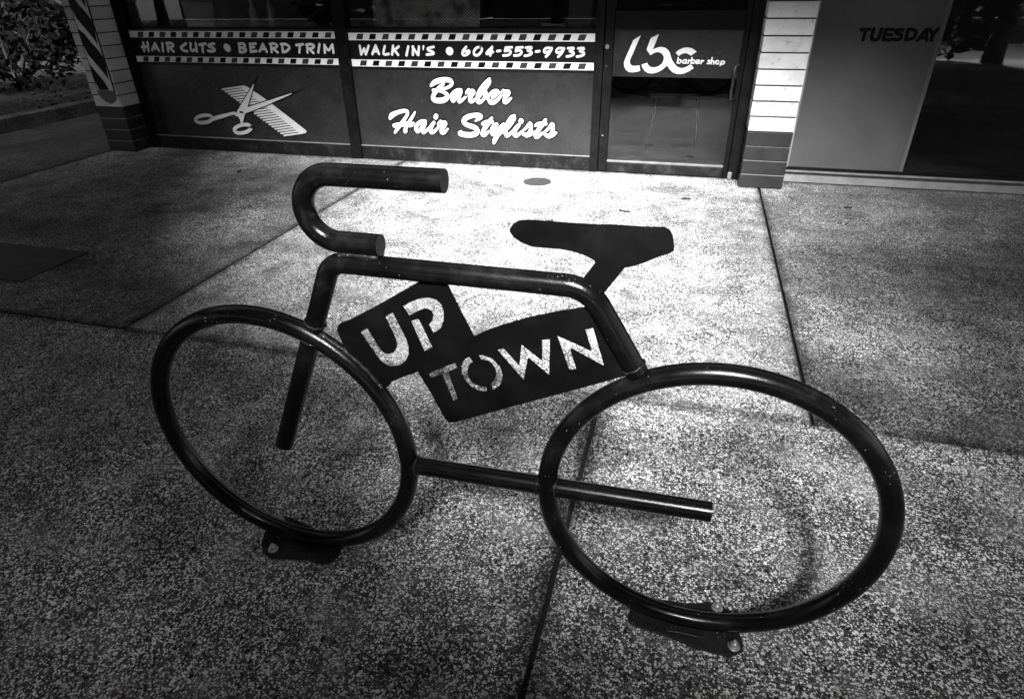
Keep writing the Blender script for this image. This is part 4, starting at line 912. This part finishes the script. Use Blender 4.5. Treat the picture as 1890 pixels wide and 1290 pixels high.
base_plate([(-0.0079, 1.000), (-0.002, 0.984), (0.0172, 0.9765), (0.0866, 0.9688), (0.1446, 0.9571), (0.1915, 0.952), (0.2284, 0.9542), (0.2491, 0.9694), (0.2554, 0.9885)],
           [(0.010, 1.045), (0.0402, 1.0606), (0.0811, 1.0662), (0.1319, 1.0693), (0.182, 1.0863), (0.212, 1.0853), (0.2295, 1.0726), (0.245, 1.03)], [(0.198, 1.0735), (0.2337, 0.9791)])
bead([(-0.93, YR - 0.026, 0.010), (-0.86, YR - 0.028, 0.011)], 0.003)
bead([(0.075, YR - 0.030, 0.010), (0.165, YR - 0.030, 0.011)], 0.003)

# ------------------------------------------------------------------ small things on the pavement
mb = MB()
n = 28
mb.add([(-1.085 + 0.105 * math.cos(2 * math.pi * k / n), 4.62 + 0.105 * math.sin(2 * math.pi * k / n), z) for z in (0.0002, 0.004) for k in range(n)],
       [tuple(range(n)), tuple(n + k for k in range(n))] + [(k, (k + 1) % n, n + (k + 1) % n, n + k) for k in range(n)])
cv = tag(finish('drain_cap', mb, M['steelc'], bevel=0.001), 'round flat grey drain cap in the bright pavement before the lettered panel', 'drain cap')
mb = MB()
mb.add([(0.1554 + 0.008 * math.cos(k * 0.6283) * (1 + 0.2 * math.sin(3 * k)), 1.7594 + 0.009 * math.sin(k * 0.6283), 0.0022 * (z)) for z in (0.1, 1) for k in range(10)],
       [tuple(range(10)), tuple(10 + k for k in range(10))] + [(k, (k + 1) % 10, 10 + (k + 1) % 10, 10 + k) for k in range(10)])
tag(finish('chewing_gum', mb, M['gum']), 'small dark gum spot on the slab seen through the rear wheel', 'gum')
DRY = plain('dry_leaf', 0.02, 0.8, 0.4, 60)
def scrap(x, y, L, W, a, label):
    mb = MB()
    c, sn = math.cos(a), math.sin(a)
    out_, n = [], 10
    for k in range(n):
        t = 2 * math.pi * k / n
        u, v = L * math.cos(t), W * math.sin(t) * (1 + 0.3 * math.sin(2.3 * t + a))
        out_.append((x + u * c - v * sn, y + u * sn + v * c))
    mb.add([(p[0], p[1], 0.001) for p in out_] + [(p[0], p[1], 0.004 + 0.006 * (k % 3 == 0)) for k, p in enumerate(out_)],
           [tuple(range(n))] + [(k, (k + 1) % n, n + (k + 1) % n, n + k) for k in range(n)] + [tuple(n + k for k in range(n))])
    tag(finish('leaf', mb, DRY), label, 'leaf', 'dry leaves on the pavement')
scrap(0.02, 4.42, 0.035, 0.012, 0.2, 'dry dark leaf on the bright pavement before the glass door')
scrap(-0.36, 4.05, 0.04, 0.010, 2.9, 'dry dark leaf on the bright pavement behind the saddle')
scrap(-0.80, 3.75, 0.03, 0.013, 1.1, 'curled dark leaf on the bright pavement left of the saddle')
scrap(1.05, 4.45, 0.03, 0.012, 0.5, 'dry dark leaf on the right slab below the grey window film')
scrap(-3.55, 4.40, 0.04, 0.014, 2.0, 'dry dark leaf on the left slab below the scissors panel')
hc = finish('access_cover', MB().box(-4.4, -3.272, 2.20, 2.628, 0.0005, 0.006), M['steelc'], bevel=0.002)
tag(hc, 'dark rectangular metal access cover at the left edge of the pavement', 'cover')

# kerb and planting at the left end of the building
kb = finish('bed_kerb', MB().box(-7.25, -7.05, -0.9, 14.0, -0.1, 0.14), concrete('shade_painted_kerb', 0.3, 0.6, 5.0), bevel=0.02, seg=3)  # kerb concrete darkened in colour to stand in for shade
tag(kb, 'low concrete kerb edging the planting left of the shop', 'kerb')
structure(finish('planting_bed', MB().box(-16.0, -7.251, -0.9, 14.0, -0.2, 0.05), M['soil']))
mb = MB()
for i in range(2600):
    x = -7.3 - abs(rnd.gauss(0, 1.0)); y = rnd.uniform(3.0, 12.0); s = rnd.uniform(0.012, 0.035); a = rnd.uniform(0, 6.28)
    t1, t2 = rnd.uniform(-0.02, 0.02), rnd.uniform(-0.02, 0.02)
    c, sn = math.cos(a) * s, math.sin(a) * s
    z = 0.056 + rnd.uniform(0, 0.02)
    mb.add([(x - c, y - sn, z), (x + sn * 0.5, y - c * 0.5, z + t1), (x + c, y + sn, z), (x - sn * 0.5, y + c * 0.5, z + t2)], [(0, 1, 2, 3)])
lt = finish('leaf_litter', mb, M['litter'])
lt['kind'] = 'stuff'; lt['label'] = 'dry leaf litter scattered over the planting bed'; lt['category'] = 'leaf litter'

def leaf_quads(mb, c, rad, n, size, r, shell=0.35, cone=None):
    for i in range(n):
        while True:
            d = Vector((r.uniform(-1, 1), r.uniform(-1, 1), r.uniform(-1, 1)))
            if 0.05 < d.length < 1:
                break
        if cone:
            z0, z1, rb = cone
            t = r.random() ** 1.35
            rr = rb * (1 - t) ** 1.6 + 0.5
            a = r.uniform(0, 2 * math.pi)
            q = rr * math.sqrt(r.uniform(0.02, 1.0)) * (1 + 0.12 * math.sin(3 * a + 7 * t) + r.uniform(-0.06, 0.08))
            p = Vector((c[0] + q * math.cos(a), c[1] + q * math.sin(a), z0 + t * (z1 - z0)))
        else:
            l = d.length
            d = d / l * (l ** shell) * (1 + 0.14 * math.sin(5 * d.x + 3 * d.z) + 0.10 * math.sin(7 * d.y + 2))
            p = Vector((c[0] + d.x * rad[0], c[1] + d.y * rad[1], c[2] + d.z * rad[2]))
        s = size * r.uniform(0.6, 1.3)
        u = Vector((r.gauss(0, 1), r.gauss(0, 1), r.gauss(0, 0.7))).normalized()
        w = u.cross(Vector((r.gauss(0, 1), r.gauss(0, 1), r.gauss(0, 1)))).normalized()
        mb.add([p - u * s, p + w * s * 0.45, p + u * s, p - w * s * 0.45], [(0, 1, 2, 3)])
    return mb

def shrub(x, y, rx, rz, label, seed):
    r = random.Random(seed)
    e = empty('shrub', (x, y, 0.05), label, 'shrub', 'shrubs left of the shop')
    mb = MB()
    for k in range(7):
        a = r.uniform(0, 6.28)
        tube(mb, [(x, y, 0.03), (x + 0.2 * rx * math.cos(a), y + 0.2 * rx * math.sin(a), rz * 0.6), (x + 0.6 * rx * math.cos(a), y + 0.6 * rx * math.sin(a), rz * 1.3)], 0.02, 6, rfun=lambda t: 0.022 - 0.015 * t)
    finish('stem', mb, M['bark'], e)
    finish('foliage', leaf_quads(MB(), (x, y, rz + 0.05), (rx, rx, rz), 1500, 0.075, r), M['shrubl'], e)
shrub(-8.9, 9.4, 1.1, 0.9, 'dark leafy shrub in the bed behind the barber pole pillar', 3)
shrub(-9.6, 7.6, 1.0, 0.75, 'dark leafy shrub at the far left behind the low kerb', 4)
shrub(-8.2, 11.6, 1.1, 1.2, 'tall dark shrub deepest in the bed beside the shop', 5)

def side_blocker():  # building added to keep west sky light off the left end
    e = empty('side_sky_blocker', (-17.0, 12.0, 0), 'dark building added at the far left to cut the sky light', 'building')
    finish('wall', MB().box(-22, -13.5, -1.0, 30, -0.2, 7.5), M['stucco'], e)
    finish('roof', MB().box(-22.3, -13.2, -1.3, 30.3, 7.5, 7.9), M['roof'], e)
    for k in range(6):
        w = finish('window', MB().box(-13.52, -13.42, 1.0 + 4 * k, 2.6 + 4 * k, 1.0, 2.5), M['roof'], e)
        finish('pane', MB().box(-13.418, -13.41, 1.08 + 4 * k, 2.52 + 4 * k, 1.08, 2.42), M['glass'], w)
side_blocker()
back = empty('rear_sky_screen', (-8, 20, 0), 'dark building added behind the shrubs to hide bright sky', 'building')
finish('wall', MB().box(-13.4, -3.0, 18, 24, -0.2, 7.0), M['stucco'], back)  # added dark screen against the bright sky between the leaves
finish('roof', MB().box(-13.4, -2.8, 17.7, 24.2, 7.0, 7.4), M['roof'], back)

shrub(-9.6, 13.6, 1.7, 1.6, 'large dark shrub at the back of the bed, behind the others', 6)
shrub(-11.4, 11.0, 1.6, 1.4, 'dark shrub at the far left of the back row in the bed', 8)

# ------------------------------------------------------------------ unseen trees added behind the camera to shape the sun pool
def tree(x, y, label, seed, cone=None, ell=None, n=9000):
    r = random.Random(seed)
    e = empty('sun_blocker_tree', (x, y, 0), label, 'tree', 'unseen trees added to shape the light')
    mb = MB()
    top = cone[1] - 0.8 if cone else ell[0][2] + ell[1][2] * 0.5
    tx, ty = (ell[0][0], ell[0][1]) if ell else (x, y)
    tube(mb, [(x, y, -0.02), (x + 0.02, y, 1.0), (x - 0.03, y + 0.03, min(3.0, top * 0.6)), (tx, ty, top)], 0.14, 12, rfun=lambda t: 0.15 * (1 - t) + 0.02)
    for k in range(12):
        zb = min(3.0, top * 0.6)
        z = zb + (top - zb) * k / 13
        a = k * 2.4
        fx = k / 13
        cx, cy = x + (tx - x) * fx, y + (ty - y) * fx
        L = (cone[2] * (1 - (z - 3.0) / (cone[1] - 2.6)) if cone else ell[1][0]) * 0.75
        tube(mb, [(cx, cy, z - 0.05), (cx + L * 0.5 * math.cos(a), cy + L * 0.3 * math.sin(a), z + 0.15), (cx + L * math.cos(a), cy + L * 0.5 * math.sin(a), z + 0.3)], 0.04, 6, rfun=lambda t: 0.05 * (1 - t) + 0.01)
    finish('trunk', mb, M['bark'], e, smooth=True)
    if cone:
        leaf_quads(mb := MB(), (x, y, 0), None, n, 0.17, r, cone=cone)
    else:
        leaf_quads(mb := MB(), ell[0], ell[1], n, 0.19, r)
    finish('crown', mb, M['leaf'], e)
TY = -3.4
tree(-2.8, TY, 'narrow unseen tree added to block sun, left of the gap', 11, cone=(2.2, 11.0, 3.1), n=20000)
tree(4.8, TY, 'broad unseen tree added to block sun, right of the gap', 12, ell=((4.72, TY, 5.5), (3.0, 2.6, 4.8)), n=12000)
tree(1.0, TY, 'small round unseen tree added to block low sun, between two larger ones', 16, ell=((1.0, TY, 2.5), (2.5, 1.4, 0.95)), n=5000)
tree(2.6, -1.6, 'spreading unseen tree added overhead to cut sky light', 17, ell=((-0.3, 0.5, 9.4), (8.5, 3.0, 2.0)), n=24000)
tree(-6.4, TY, 'broad unseen tree added to block sun, to the left', 13, ell=((-6.4, TY, 6.2), (3.4, 2.6, 5.0)), n=12000)
tree(-12.0, TY, 'broad unseen tree added to block light, farthest to the left', 15, ell=((-12.0, TY, 6.6), (3.4, 2.6, 4.6)), n=9000)
tree(8.6, 0.6, 'unseen tree added to cut sky light, far to the right', 18, ell=((8.6, 0.6, 5.6), (2.6, 2.6, 3.2)), n=8000)
tree(10.4, TY, 'broad unseen tree added to block light, farthest to the right', 14, ell=((10.4, TY, 7.0), (3.4, 2.6, 4.6)), n=9000)

# ------------------------------------------------------------------ buildings across the street (seen only as reflections)
def far_house(x0, x1, h, mat, label):
    e = empty('street_building', ((x0 + x1) / 2, -19.0, 0), label, 'building', 'buildings across the street')
    finish('wall', MB().box(x0, x1, -26, -18.2, 0, h), mat, e)
    finish('roof', MB().box(x0 - 0.2, x1 + 0.2, -26.2, -18.0, h, h + 0.35), M['roof'], e, bevel=0.02)
    nx = int((x1 - x0) / 2.6)
    for fl in range(int(h / 3.1)):
        for k in range(nx):
            cx = x0 + (k + 0.5) * (x1 - x0) / nx
            w = finish('window', MB().box(cx - 0.65, cx + 0.65, -18.26, -18.17, 0.9 + 3.1 * fl, 2.4 + 3.1 * fl), M['line'], e)
            finish('pane', MB().box(cx - 0.57, cx + 0.57, -18.168, -18.16, 0.98 + 3.1 * fl, 2.32 + 3.1 * fl), M['glass'], w)
far_house(-24, -9, 9.6, M['house'], 'pale building across the street, leftmost of three')
far_house(-8.6, 4.5, 6.4, M['houseb'], 'low brick building across the street, between two taller ones')
far_house(5.0, 20, 9.6, M['house'], 'pale building across the street, rightmost of three')
